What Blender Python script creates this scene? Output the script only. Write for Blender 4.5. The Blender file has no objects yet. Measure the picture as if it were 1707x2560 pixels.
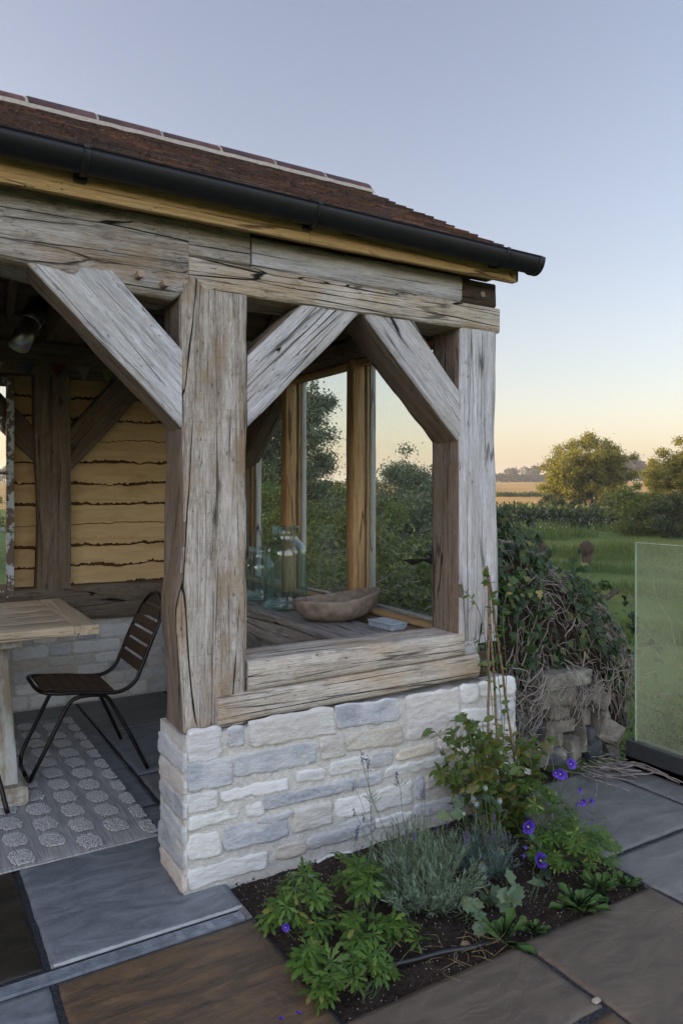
import bpy, math, random
import numpy as np
from mathutils import Vector, Matrix, noise
R_=math.radians
rnd=random.Random(7)
sc=bpy.context.scene; col=sc.collection
# ---------------------------------------------------------------- camera, sky, sun, exposure
CAM=Vector((-0.8917,-2.5323,1.45))
AZ=R_(31.2)
FW=Vector((math.sin(AZ),math.cos(AZ),0)); RT=Vector((math.cos(AZ),-math.sin(AZ),0))
cd=bpy.data.cameras.new('camera'); cam=bpy.data.objects.new('camera',cd); col.objects.link(cam)
cam.location=CAM; cam.rotation_euler=(R_(90),0,-AZ)
cd.sensor_fit='HORIZONTAL'; cd.sensor_width=24; cd.lens=24*1845/1707
cd.shift_y=-60/1707 ; cd.clip_start=.05; cd.clip_end=5000
sc.camera=cam
SUN_EL=R_(6.0)
sd=(RT*-math.sin(R_(96))+FW*math.cos(R_(96))); sd=Vector((sd.x*math.cos(SUN_EL),sd.y*math.cos(SUN_EL),math.sin(SUN_EL)))
REAR_FILL=3.5
w=bpy.data.worlds.new('World'); sc.world=w; w.use_nodes=True
nt=w.node_tree; nt.nodes.clear()
sky=nt.nodes.new('ShaderNodeTexSky'); sky.sky_type='NISHITA'; sky.sun_disc=False
sky.sun_elevation=SUN_EL; sky.sun_rotation=math.atan2(sd.x,sd.y)
sky.air_density=1.0; sky.dust_density=1.8; sky.ozone_density=1.5; sky.altitude=50
bg=nt.nodes.new('ShaderNodeBackground'); bg.inputs[1].default_value=.15
hs=nt.nodes.new('ShaderNodeHueSaturation'); hs.inputs['Saturation'].default_value=.80; nt.links.new(sky.outputs[0],hs.inputs['Color'])
wb=nt.nodes.new('ShaderNodeMix'); wb.data_type='RGBA'; wb.blend_type='MULTIPLY'; wb.inputs[0].default_value=1; wb.inputs[7].default_value=(1.13,.975,1.0,1)   # white balance of the photograph
nt.links.new(hs.outputs[0],wb.inputs[6])
# the sky opposite the view is smoothly brightened: added fill for the shaded front
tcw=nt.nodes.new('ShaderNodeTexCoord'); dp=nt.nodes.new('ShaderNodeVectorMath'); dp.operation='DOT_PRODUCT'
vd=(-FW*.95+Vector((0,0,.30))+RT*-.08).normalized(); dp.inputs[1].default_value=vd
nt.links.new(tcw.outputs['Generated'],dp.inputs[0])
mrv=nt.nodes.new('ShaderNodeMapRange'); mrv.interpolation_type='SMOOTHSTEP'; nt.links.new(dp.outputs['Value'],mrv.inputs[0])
for i_,v_ in ((1,-.05),(2,.85),(3,1.0),(4,REAR_FILL)): mrv.inputs[i_].default_value=v_
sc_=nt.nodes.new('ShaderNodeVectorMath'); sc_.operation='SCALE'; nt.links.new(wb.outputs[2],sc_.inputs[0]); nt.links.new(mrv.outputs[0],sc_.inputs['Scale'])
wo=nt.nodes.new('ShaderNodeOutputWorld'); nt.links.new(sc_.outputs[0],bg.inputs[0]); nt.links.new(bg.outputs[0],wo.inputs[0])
sl=bpy.data.lights.new('sun','SUN'); sl.energy=5.0; sl.angle=R_(.53); sl.color=(1,.74,.36)
so=bpy.data.objects.new('sun',sl); col.objects.link(so); so.rotation_euler=sd.to_track_quat('Z','Y').to_euler()
sc.view_settings.view_transform='Standard'; sc.view_settings.look='None'
sc.view_settings.exposure=1.5; sc.view_settings.gamma=1
sc.cycles.max_bounces=7; sc.cycles.diffuse_bounces=4; sc.cycles.transparent_max_bounces=16
sc.cycles.transmission_bounces=7; sc.cycles.glossy_bounces=3
sc.cycles.caustics_reflective=False; sc.cycles.caustics_refractive=False
try: sc.cycles.use_denoising=True
except Exception: pass

# ---------------------------------------------------------------- helpers
def WP(lat,fwd,z): 
    p=CAM+RT*lat+FW*fwd; return Vector((p.x,p.y,z))
def tag(o,label=None,cat=None,group=None,kind=None):
    if label:o['label']=label
    if cat:o['category']=cat
    if group:o['group']=group
    if kind:o['kind']=kind
    return o
def empty(name,loc=(0,0,0),rz=0,label=None,cat=None,group=None):
    o=bpy.data.objects.new(name,None); col.objects.link(o); o.location=loc; o.rotation_euler=(0,0,rz)
    o.empty_display_size=.1
    return tag(o,label,cat,group)
def link(name,me,mats,parent=None,mtx=None):
    o=bpy.data.objects.new(name,me); col.objects.link(o)
    if not isinstance(mats,(list,tuple)): mats=[mats]
    for m in mats: me.materials.append(m)
    if parent is not None: o.parent=parent
    if mtx is not None: o.matrix_local=mtx
    return o
class MB:
    """collects verts and faces (any size) for one mesh"""
    def __init__(s): s.v=[]; s.f=[]; s.m=[]; s.sm=[]
    def add(s,vs,fs,mi=0,smooth=True):
        o=len(s.v); s.v.extend([tuple(p) for p in vs])
        for f in fs: s.f.append([i+o for i in f]); s.m.append(mi); s.sm.append(smooth)
    def box(s,a,b,mi=0,jit=0):
        x0,y0,z0=a;x1,y1,z1=b
        vs=[(x,y,z) for x in (x0,x1) for y in (y0,y1) for z in (z0,z1)]
        if jit: vs=[tuple(c+rnd.uniform(-jit,jit) for c in p) for p in vs]
        s.add(vs,[(0,1,3,2),(4,6,7,5),(0,4,5,1),(2,3,7,6),(0,2,6,4),(1,5,7,3)],mi,False)
    def bbox(s,a,b,r=.003,mi=0):
        """bevelled box"""
        a=Vector(a);b=Vector(b);c=(a+b)/2;h=(b-a)/2; r=min(r,h.x*.9,h.y*.9,h.z*.9)
        vs=[];idx={}
        for sx in (-1,1):
            for sy in (-1,1):
                for sz in (-1,1):
                    for k in range(3):
                        d=[h.x-r,h.y-r,h.z-r]; d[k]+=r
                        idx[(sx,sy,sz,k)]=len(vs); vs.append((c.x+sx*d[0],c.y+sy*d[1],c.z+sz*d[2]))
        fs=[]
        I=idx
        for k,(u,v) in enumerate(((1,2),(2,0),(0,1))):
            for sg in (-1,1):
                def key(su,sv):
                    t=[0,0,0];t[k]=sg;t[u]=su;t[v]=sv;return (t[0],t[1],t[2],k)
                q=[I[key(-1,-1)],I[key(1,-1)],I[key(1,1)],I[key(-1,1)]]
                fs.append(q if sg>0 else q[::-1])
        for e in range(3):
            u,v=(e+1)%3,(e+2)%3
            for su in (-1,1):
                for sv in (-1,1):
                    def kk(se,k):
                        t=[0,0,0];t[e]=se;t[u]=su;t[v]=sv;return I[(t[0],t[1],t[2],k)]
                    q=[kk(-1,u),kk(1,u),kk(1,v),kk(-1,v)]
                    fs.append(q if su*sv<0 else q[::-1])
        for sx in (-1,1):
            for sy in (-1,1):
                for sz in (-1,1):
                    q=[I[(sx,sy,sz,0)],I[(sx,sy,sz,1)],I[(sx,sy,sz,2)]]
                    fs.append(q if sx*sy*sz>0 else q[::-1])
        s.add(vs,fs,mi,False)
    def tube(s,pts,rad,n=6,mi=0,cap=True):
        pts=[Vector(p) for p in pts]; m=len(pts)
        if not isinstance(rad,(list,tuple)): rad=[rad]*m
        vs=[];prev=None
        for i,p in enumerate(pts):
            t=(pts[min(i+1,m-1)]-pts[max(i-1,0)])
            if t.length<1e-9: t=Vector((0,0,1))
            t.normalize()
            if prev is None:
                a=Vector((0,0,1)) if abs(t.z)<.9 else Vector((1,0,0)); u=t.cross(a).normalized()
            else:
                u=(prev-t*prev.dot(t)); 
                u=u.normalized() if u.length>1e-6 else t.orthogonal().normalized()
            prev=u; v=t.cross(u)
            for k in range(n):
                a=2*math.pi*k/n; vs.append(p+(u*math.cos(a)+v*math.sin(a))*rad[i])
        fs=[(i*n+k,i*n+(k+1)%n,(i+1)*n+(k+1)%n,(i+1)*n+k) for i in range(m-1) for k in range(n)]
        if cap: fs+= [tuple(range(n))[::-1],tuple((m-1)*n+k for k in range(n))]
        s.add(vs,fs,mi)
    def lathe(s,prof,n=24,c=(0,0,0),mi=0,ax=None):
        c=Vector(c); vs=[]
        for r,z in prof:
            for k in range(n):
                a=2*math.pi*k/n; vs.append((c.x+r*math.cos(a),c.y+r*math.sin(a),c.z+z))
        m=len(prof)
        fs=[(i*n+k,i*n+(k+1)%n,(i+1)*n+(k+1)%n,(i+1)*n+k) for i in range(m-1) for k in range(n)]
        s.add(vs,fs,mi)
    def build(s,name,mats,parent=None,mtx=None):
        me=bpy.data.meshes.new(name); me.from_pydata(s.v,[],s.f)
        me.polygons.foreach_set('material_index',s.m); me.polygons.foreach_set('use_smooth',s.sm); me.update()
        return link(name,me,mats,parent,mtx)
def tri_mesh(name,V,T,mats,parent=None,mi=None,smooth=False,mtx=None):
    """V (n,3) floats, T (m,3) ints -> object"""
    V=np.asarray(V,dtype=np.float32);T=np.asarray(T,dtype=np.int32)
    me=bpy.data.meshes.new(name); me.vertices.add(len(V)); me.vertices.foreach_set('co',V.ravel())
    me.loops.add(T.size); me.loops.foreach_set('vertex_index',T.ravel())
    me.polygons.add(len(T)); me.polygons.foreach_set('loop_start',np.arange(len(T),dtype=np.int32)*3)
    me.polygons.foreach_set('loop_total',np.full(len(T),3,dtype=np.int32))
    if mi is not None: me.polygons.foreach_set('material_index',np.asarray(mi,dtype=np.int32))
    me.update(calc_edges=True); me.validate()
    if smooth: me.polygons.foreach_set('use_smooth',np.ones(len(T),dtype=bool))
    return link(name,me,mats,parent,mtx)
def nrm(a): return a/np.maximum(np.linalg.norm(a,axis=1,keepdims=True),1e-9)
def scatter(tv,tt,P,D,N,S):
    """template verts tv(k,3) (leaf lies in XY, points +Y), tris tt; positions P, y-dirs D, normals N, scales S"""
    tv=np.asarray(tv,float);tt=np.asarray(tt,int);P=np.asarray(P,float);n=len(P)
    D=nrm(np.asarray(D,float));N=np.asarray(N,float)
    X=nrm(np.cross(D,N)+1e-6);Z=np.cross(X,D)
    S=np.broadcast_to(np.asarray(S,float),(n,))[:,None,None]
    V=P[:,None,:]+S*(tv[None,:,0:1]*X[:,None,:]+tv[None,:,1:2]*D[:,None,:]+tv[None,:,2:3]*Z[:,None,:])
    T=tt[None]+(np.arange(n)*len(tv))[:,None,None]
    return V.reshape(-1,3),T.reshape(-1,3)
def join(parts):
    V=[];T=[];M=[];o=0
    for i,(v,t,m) in enumerate(parts):
        V.append(v);T.append(t+o);M.append(np.full(len(t),m));o+=len(v)
    return np.concatenate(V),np.concatenate(T),np.concatenate(M)
def fan(pts): 
    return np.array([(0,0,0)]+list(pts),float),np.array([(0,i,i+1) for i in range(1,len(pts))])
L_OVAL=(np.array([(0,0,0),(-.22,.3,.05),(-.2,.65,.04),(0,1,-.08),(.2,.65,.04),(.22,.3,.05),(0,.5,0)]),np.array([(0,6,1),(1,6,2),(2,6,3),(3,6,4),(4,6,5),(5,6,0)]))
L_QUAD=(np.array([(-.3,0,0),(.3,0,0),(.3,1,0),(-.3,1,0)])*1.0,np.array([(0,1,2),(0,2,3)]))
L_DIA=(np.array([(0,0,0),(-.28,.5,.06),(0,1,0),(.28,.5,.06)]),np.array([(0,3,2),(0,2,1)]))
L_LIN=(np.array([(0,0,0),(-.05,.5,.0),(0,1,.0),(.05,.5,.02)]),np.array([(0,3,2),(0,2,1)]))
L_IVY=fan([(0,-.05,0),(-.35,-.1,-.03),(-.5,.2,-.05),(-.25,.35,0),(-.35,.65,-.04),(-.12,.62,0),(0,1,-.08),(.12,.62,0),(.35,.65,-.04),(.25,.35,0),(.5,.2,-.05),(.35,-.1,-.03),(0,-.05,0)])
def palm():
    V=[];T=[]
    for a in (-115,-68,-22,22,68,115):
        L=1-.12*abs(a)/115
        pts=[(0,0,0),(-.07,.35,0),(-.22,.62,-.04),(-.09,.6,0),(-.12,.82,-.05),(0,1,-.1),(.12,.82,-.05),(.09,.6,0),(.22,.62,-.04),(.07,.35,0)]
        ca,sa=math.cos(R_(a)),math.sin(R_(a)); o=len(V)
        for x,y,z in pts: V.append((L*(x*ca+y*sa),L*(-x*sa+y*ca),z*1.2+.02))
        T+= [(o,o+9,o+1),(o+1,o+9,o+7),(o+1,o+7,o+3),(o+1,o+3,o+2),(o+9,o+8,o+7),(o+3,o+7,o+5),(o+3,o+5,o+4),(o+7,o+6,o+5)]
    return np.array(V),np.array(T)
L_PALM=palm()
def lobed():
    pts=[]
    for i in range(15):
        t=i/14; a=R_(-150+300*t); r=.55*(1+.16*(1 if i%2 else -1))*(1.0+.25*math.cos(a))
        pts.append((r*math.sin(a),.35+r*math.cos(a),.05*math.sin(5*a)))
    v,t=fan(pts); return v,t
L_LOBE=lobed()
def toothed():
    l=[];r=[]
    for i in range(7):
        y=.1+.13*i; wd=.05+.13*math.sin(min(1,y*1.05)*math.pi*.8); wd*= 1.25 if i%2 else .75
        l.append((-wd,y,.05)); r.append((wd,y,.05))
    return fan([(0,0,0)]+l+[(0,1,-.1)]+r[::-1]+[(0,0,0)])
L_TOOTH=toothed()
# ---------------------------------------------------------------- materials
class NT:
    def __init__(s,name):
        s.m=bpy.data.materials.new(name); s.m.use_nodes=True; s.t=s.m.node_tree; s.t.nodes.clear()
        s.out=s.t.nodes.new('ShaderNodeOutputMaterial')
    def n(s,typ,**k):
        nd=s.t.nodes.new('ShaderNode'+typ)
        for a,b in k.items(): setattr(nd,a,b)
        return nd
    def l(s,a,b): s.t.links.new(a,b)
    def setin(s,nd,i,v):
        if hasattr(v,'is_output') or isinstance(v,bpy.types.NodeSocket): s.l(v,nd.inputs[i])
        else:
            if isinstance(v,(tuple,list)) and len(v)==3 and nd.inputs[i].type=='RGBA': v=(*v,1)
            nd.inputs[i].default_value=v
    def co(s,scale=(1,1,1),kind='Object',rand=True,rot=(0,0,0)):
        tc=s.n('TexCoord'); mp=s.n('Mapping'); 
        src=tc.outputs[kind]
        if rand:
            oi=s.n('ObjectInfo'); mu=s.n('VectorMath',operation='MULTIPLY_ADD')
            s.l(oi.outputs['Random'],mu.inputs[0]); mu.inputs[1].default_value=(37,91,53); s.l(src,mu.inputs[2]); src=mu.outputs[0]
        s.l(src,mp.inputs[0]); mp.inputs[3].default_value=scale; mp.inputs[2].default_value=rot
        return mp.outputs[0]
    def noise(s,vec,scale=5,detail=4,rough=.55,dist=0,out=0):
        nd=s.n('TexNoise'); s.l(vec,nd.inputs['Vector']); nd.inputs['Scale'].default_value=scale
        nd.inputs['Detail'].default_value=detail; nd.inputs['Roughness'].default_value=rough; nd.inputs['Distortion'].default_value=dist
        return nd.outputs[out]
    def vor(s,vec,scale=5,feature='F1',out='Distance',rnd_=1):
        nd=s.n('TexVoronoi',feature=feature); s.l(vec,nd.inputs['Vector']); nd.inputs['Scale'].default_value=scale
        nd.inputs['Randomness'].default_value=rnd_
        return nd.outputs[out]
    def mr(s,v,a,b,c=0,d=1):
        nd=s.n('MapRange'); s.setin(nd,0,v); 
        for i,x in zip((1,2,3,4),(a,b,c,d)): s.setin(nd,i,x)
        return nd.outputs[0]
    def math(s,op,a,b=0,c=0):
        nd=s.n('Math',operation=op); s.setin(nd,0,a); s.setin(nd,1,b)
        if op=='MULTIPLY_ADD': s.setin(nd,2,c)
        return nd.outputs[0]
    def mix(s,f,a,b,mode='MIX'):
        nd=s.n('Mix',data_type='RGBA',blend_type=mode); s.setin(nd,0,f); s.setin(nd,6,a); s.setin(nd,7,b); return nd.outputs[2]
    def ramp(s,f,stops):
        nd=s.n('ValToRGB'); s.setin(nd,0,f); e=nd.color_ramp.elements
        while len(e)<len(stops): e.new(.5)
        for x,(p,c) in zip(e,stops): x.position=p; x.color=(*c,1)
        return nd.outputs[0]
    def bump(s,h,strength=.3,dist=.01,prev=None):
        nd=s.n('Bump'); s.setin(nd,'Height',h); nd.inputs['Strength'].default_value=strength; nd.inputs['Distance'].default_value=dist
        if prev is not None: s.l(prev,nd.inputs['Normal'])
        return nd.outputs[0]
    def island(s):
        return s.n('NewGeometry').outputs['Random Per Island']
    def fin(s,colr,rough=.7,nor=None,metal=0,spec=.5,**k):
        p=s.n('BsdfPrincipled'); s.setin(p,'Base Color',colr); s.setin(p,'Roughness',rough); s.setin(p,'Metallic',metal)
        s.setin(p,'Specular IOR Level',spec)
        for a,b in k.items(): s.setin(p,a.replace('_',' '),b)
        if nor is not None: s.l(nor,p.inputs['Normal'])
        s.l(p.outputs[0],s.out.inputs[0]); return s.m
def wood(name,light,dark,stain,stain_amt=.5,crack=.012,saw=0,dirt=.5,rough=.85):
    t=NT(name)
    a=t.noise(t.co((1.0,13,13)),2.2,6,.62,.12)
    b=t.noise(t.co((3,75,75)),3,4,.7)
    c=t.noise(t.co((.17,6.5,6.5)),1.7,2,.45,.12)
    c2=t.noise(t.co((.28,17,17)),1.9,1.5,.5,.1)
    st=t.noise(t.co((1.6,46,46)),2.2,3,.6)
    bl=t.noise(t.co((2.2,4.5,4.5)),1.3,5,.65)
    bl2=t.noise(t.co((5,9,9)),1.5,4,.7)
    tone=t.math('ADD',t.math('MULTIPLY',a,.62),t.math('MULTIPLY',b,.42))
    fg=t.noise(t.co((9,130,130)),2.5,4,.75)
    tone=t.math('ADD',t.math('MULTIPLY',tone,.62),t.math('MULTIPLY',fg,.40))
    base=t.mix(t.mr(tone,.43,.60),dark,light)
    pale=t.noise(t.co((3,9,9)),2.5,5,.75)
    base=t.mix(t.mr(pale,.55,.72,0,.5),base,tuple(min(1,x*1.25) for x in light))
    oi=t.n('ObjectInfo'); base=t.mix(t.mr(oi.outputs['Random'],0,1,0,.28),base,tuple(x*.8 for x in dark))
    base=t.mix(t.mr(st,.55,.70,0,.45),base,tuple(x*.6 for x in dark))
    base=t.mix(t.math('MULTIPLY',t.mr(bl,.47,.62),stain_amt),base,stain)
    base=t.mix(t.math('MULTIPLY',t.mr(bl2,.56,.72),dirt),base,tuple(x*.35 for x in dark))
    def edges(sc,scale,wob,ramp):
        v=t.co(sc); nn=t.n('TexNoise'); t.l(v,nn.inputs['Vector']); nn.inputs['Scale'].default_value=1.6; nn.inputs['Detail'].default_value=3
        ad=t.n('VectorMath',operation='MULTIPLY_ADD'); t.l(nn.outputs['Color'],ad.inputs[0]); ad.inputs[1].default_value=(wob,wob,wob); t.l(v,ad.inputs[2])
        return t.vor(ad.outputs[0],scale,'DISTANCE_TO_EDGE')
    fade=t.mr(t.noise(t.co((1.3,6,6)),1.3,2),.47,.60,0,1)
    fade2=t.mr(t.noise(t.co((2.5,12,12)),1.3,2),.45,.6,0,1)
    e1=edges((.30,6.5,6.5),1.0,.22,0); e2=edges((.7,18,18),1.0,.35,0)
    w_=t.math('MULTIPLY_ADD',fade,crack*.85,.0008)
    k1=t.math('MULTIPLY',t.mr(e1,t.math('MULTIPLY',w_,.4),w_,1,0),t.mr(fade,.02,.2))
    k2=t.math('MULTIPLY',t.mr(e2,.008,.028,.7,0),fade2)
    kk=t.math('MAXIMUM',k1,k2)
    fl=t.noise(t.co((14,55,55)),2.2,3,.6); kk=t.math('MAXIMUM',kk,t.math('MULTIPLY',t.mr(fl,.64,.70,0,.55),t.mr(bl2,.42,.58)))
    # small knots / bolt holes
    v=t.vor(t.co((1.2,3,3)),1.9)
    kn=t.mr(v,.02,.05,1,0)
    kk=t.math('MAXIMUM',kk,t.math('MULTIPLY',kn,.8))
    colr=t.mix(kk,base,(.012,.009,.007))
    h=t.math('ADD',t.math('MULTIPLY',b,.6),t.math('MULTIPLY',a,.9)); h=t.math('SUBTRACT',h,t.math('MULTIPLY',t.mr(st,.5,.65),.25))
    h=t.math('SUBTRACT',h,t.math('MULTIPLY',kk,1.6))
    if saw:
        sw=t.noise(t.co((70,2,2)),2,1); h=t.math('ADD',h,t.math('MULTIPLY',sw,saw))
        colr=t.mix(t.math('MULTIPLY',t.mr(sw,.5,.6),.18*saw),colr,tuple(x*.5 for x in dark))
    return t.fin(colr,rough,t.bump(h,1.0,.009),spec=.25)
M={}
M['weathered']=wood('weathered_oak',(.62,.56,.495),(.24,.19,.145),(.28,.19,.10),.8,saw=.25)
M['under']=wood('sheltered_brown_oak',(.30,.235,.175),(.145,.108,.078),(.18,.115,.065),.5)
M['silver']=wood('silvered_oak',(.66,.635,.635),(.37,.345,.33),(.42,.35,.27),.3,dirt=.3)
M['plate']=wood('pale_weathered_oak',(.70,.63,.54),(.38,.32,.255),(.42,.27,.13),.5,dirt=.45)
M['logwood']=wood('rough_hewn_oak',(.62,.575,.53),(.27,.235,.20),(.30,.19,.095),.6,dirt=.6)
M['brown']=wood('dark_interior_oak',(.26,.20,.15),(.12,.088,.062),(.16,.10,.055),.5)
M['endgrain']=wood('dark_end_grain',(.12,.09,.06),(.045,.03,.02),(.06,.03,.02),.5)
M['fresh']=wood('fresh_oak',(.60,.38,.18),(.44,.26,.11),(.5,.31,.14),.3,crack=.004,dirt=.12)
M['fascia']=wood('sawn_oak_fascia',(.66,.43,.20),(.52,.32,.13),(.55,.37,.19),.3,crack=.001,dirt=.06)
M['greyed']=wood('grey_outer_oak',(.62,.58,.52),(.45,.41,.36),(.4,.33,.25),.3,crack=.003,dirt=.1)
M['bench']=wood('grey_bench_oak',(.48,.45,.42),(.25,.22,.20),(.27,.21,.16),.4)
M['table']=wood('pale_table_oak',(.76,.60,.42),(.62,.47,.31),(.62,.47,.3),.25,crack=.003,dirt=.08,rough=.5)
M['slat']=wood('brown_chair_slats',(.115,.068,.040),(.06,.035,.022),(.08,.05,.03),.3,crack=.004,dirt=.2,rough=.5)
M['bowl_w']=wood('carved_bowl_wood',(.42,.31,.23),(.28,.20,.145),(.24,.16,.11),.5,crack=.004,dirt=.25,rough=.6)
M['cane']=wood('bamboo',(.34,.24,.15),(.2,.13,.075),(.2,.14,.1),.3,crack=.002)
def simple(name,c,rough=.6,metal=0,var=.25,scale=20,spec=.5,bmp=.1,**k):
    t=NT(name); n=t.noise(t.co(),scale,4)
    c2=tuple(x*(1-var) for x in c)
    return t.fin(t.mix(t.mr(n,.35,.65),c2,c),rough,t.bump(n,bmp,.003),metal,spec,**k)
M['bowl']=simple('carved_bowl_wood',(.31,.24,.185),.75,0,.5,16,.2,.4)
M['gutter']=simple('black_gutter',(.008,.008,.009),.42,.0,.3,14,.3,.05)
M['blackmetal']=simple('dark_bronze_metal',(.02,.016,.014),.35,.6,.3,30)
M['steel']=simple('brushed_steel',(.45,.45,.47),.3,1,.2,10)
M['grate']=simple('galvanised_grate',(.36,.39,.44),.4,.5,.35,25)
M['hose']=simple('black_hose',(.012,.012,.013),.4)
M['whitebox']=simple('pale_blue_box',(.42,.47,.52),.5,0,.3,40)
M['channel']=simple('grey_channel_metal',(.06,.063,.065),.5,.5)
M['mort_r']=simple('ridge_mortar',(.36,.31,.24),.9,0,.3,60)
M['chip']=simple('pale_stone_edge',(.40,.40,.38),.9)
M['peg']=simple('oak_peg',(.33,.24,.17),.8)
def cladding():
    t=NT('pale_oak_cladding')
    a=t.noise(t.co((1.0,10,10)),2.4,5,.6,.8); isl=t.n('NewGeometry').outputs['Random Per Island']
    c=t.mix(t.mr(a,.35,.65),(.54,.36,.175),(.66,.47,.245))
    c=t.mix(t.math('MULTIPLY',t.mr(t.noise(t.co((2.5,5,5)),1.6,3),.55,.75),.55),c,(.25,.12,.04))
    c=t.mix(t.math('MULTIPLY',isl,.3),c,(.34,.20,.08))
    return t.fin(c,.75,t.bump(a,.3,.004),spec=.3)
M['clad']=cladding()
M['bark']=simple('brown_waney_bark',(.13,.06,.024),.95,0,.7,90,.2,.6)
def peeling():
    t=NT('peeling_paint'); n=t.noise(t.co((1,1,1)),9,6,.7); n2=t.noise(t.co((2,30,30)),3,3)
    c=t.mix(t.mr(n,.5,.515),t.mix(n2,(.10,.065,.045),(.2,.14,.1)),(.50,.54,.56))
    return t.fin(c,.7,t.bump(t.mr(n,.5,.52),.5,.002))
M['peel']=peeling()
def whitewash():
    t=NT('worn_whitewash'); n=t.noise(t.co((1,4,4)),4,6,.7); n2=t.noise(t.co((2,40,40)),3,3)
    c=t.mix(t.mr(n,.42,.58),t.mix(n2,(.22,.17,.10),(.36,.28,.18)),(.48,.47,.42))
    return t.fin(c,.75,t.bump(n2,.3,.002))
M['wash']=whitewash()
def stone(name,rub=False):
    t=NT(name); at=t.n('Attribute',attribute_name='Col'); 
    n1=t.noise(t.co((1,1,3)),9,6,.65,.4); n2=t.noise(t.co(),80,5,.8); n3=t.noise(t.co((1,1,2.6)),20,7,.75)
    c=t.mix(t.mr(n1,.42,.70,0,.45),at.outputs[0],(.78,.765,.73),'MIX')
    c=t.mix(t.mr(n3,.5,.72,0,.45),c,(.36,.34,.325))
    c=t.mix(t.mr(n2,.35,.7,0,.35),c,(.8,.78,.74))
    h=t.math('ADD',t.math('MULTIPLY',n3,.9),t.math('MULTIPLY',n2,.3))
    return t.fin(c,.9,t.bump(h,1.0,.012),spec=.2)
M['stone']=stone('limestone')
def mortar():
    t=NT('lime_mortar'); n=t.noise(t.co(),45,6,.75); n1=t.noise(t.co(),6,3); v=t.vor(t.co(),160)
    c=t.mix(t.mr(n,.35,.65),(.44,.41,.365),(.64,.605,.55)); c=t.mix(t.mr(n1,.4,.7,0,.4),c,(.55,.53,.49))
    return t.fin(c,.95,t.bump(t.math('ADD',n,t.math('MULTIPLY',v,.5)),.9,.006),spec=.1)
M['mortar']=mortar()
def slab(name,c1,c2,c3,rough=.45,stretch=(2,5,2)):
    t=NT(name); a=t.noise(t.co(stretch,rot=(0,0,.35)),2.2,8,.62,1.2); b=t.noise(t.co(),46,7,.8); d=t.noise(t.co((1,1,1)),3.3,4,.6,.6)
    ed=t.math('ABSOLUTE',t.math('SUBTRACT',d,.5))
    c=t.ramp(a,[(.32,c1),(.5,c2),(.68,c3)])
    c=t.mix(t.mr(b,.55,.75,0,.35),c,tuple(min(1,x*1.9) for x in c3))
    c=t.mix(t.mr(ed,.0,.006,.12,0),c,tuple(x*1.5 for x in c3))
    h=t.math('ADD',t.math('MULTIPLY',a,1.4),t.math('MULTIPLY',b,.45)); h=t.math('ADD',h,t.mr(d,.48,.52,0,.35))
    return t.fin(c,t.mr(b,.3,.7,rough-.1,rough+.18),t.bump(h,.45,.008),spec=.45)
M['slate']=slab('grey_blue_slate',(.10,.108,.118),(.15,.16,.172),(.21,.22,.235))
M['slate2']=slab('mid_grey_stone',(.11,.107,.103),(.145,.142,.138),(.185,.18,.175))
M['brownst']=slab('rust_brown_stone',(.045,.034,.026),(.095,.062,.036),(.155,.095,.048),.5,(2,9,2))
M['brownst2']=slab('grey_brown_stone',(.070,.056,.044),(.098,.077,.058),(.125,.099,.074),.5)
M['darkst']=slab('near_black_brown_stone',(.012,.010,.007),(.022,.018,.012),(.04,.031,.02),.4)
def grit():
    t=NT('dark_joint_grit'); v=t.vor(t.co(),240,out='Color'); n=t.noise(t.co(),150,3)
    c=t.ramp(n,[(.35,(.012,.012,.014)),(.6,(.045,.046,.052)),(.75,(.12,.12,.13))]); return t.fin(c,.9,t.bump(n,.9,.006),spec=.2)
M['grit']=grit()
def soil():
    t=NT('dark_soil'); n=t.noise(t.co(),60,8,.8); m=t.noise(t.co(),9,5,.7)
    c=t.ramp(n,[(.3,(.014,.010,.008)),(.5,(.05,.036,.028)),(.75,(.11,.082,.062))])
    c=t.mix(t.mr(m,.5,.7,0,.5),c,(.085,.066,.053)); return t.fin(c,.97,t.bump(t.math('ADD',n,m),1,.02),spec=.1)
M['soil']=soil()
M['perlite']=simple('pale_grit',(.55,.5,.45),.8)
def rug():
    t=NT('woven_rug'); x=t.noise(t.co((160,6,1)),1,2); y=t.noise(t.co((8,220,1)),1,2); n=t.noise(t.co(),5,3)
    c=t.mix(t.mr(x,.35,.65),(.28,.262,.25),(.44,.42,.40)); c=t.mix(t.mr(n,.4,.7,0,.35),c,(.26,.24,.235))
    return t.fin(c,.95,t.bump(t.math('ADD',x,y),.8,.004),spec=.05)
M['rug']=rug()
M['tuft']=simple('pale_wool_tufts',(.46,.435,.415),.95,0,.3,120,.05,.5)
def tiles():
    t=NT('clay_roof_tiles'); isl=t.island(); n=t.noise(t.co(),40,6,.75); m=t.noise(t.co(),7,4,.7); 
    c=t.ramp(isl,[(0,(.080,.050,.041)),(.35,(.115,.064,.047)),(.7,(.075,.054,.047)),(.93,(.19,.09,.052)),(1,(.05,.042,.038))])
    c=t.mix(t.mr(n,.5,.64,0,.9),c,(.03,.02,.017)); c=t.mix(t.mr(m,.56,.68,0,.7),c,(.12,.075,.03)); c=t.mix(t.mr(t.noise(t.co(),90,3,.6),.66,.74),c,(.30,.27,.24))
    return t.fin(c,.9,t.bump(n,1,.01),spec=.2)
M['tiles']=tiles()
M['ridge']=simple('plum_ridge_tile',(.095,.050,.048),.75,0,.4,12,.3,.15)
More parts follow.
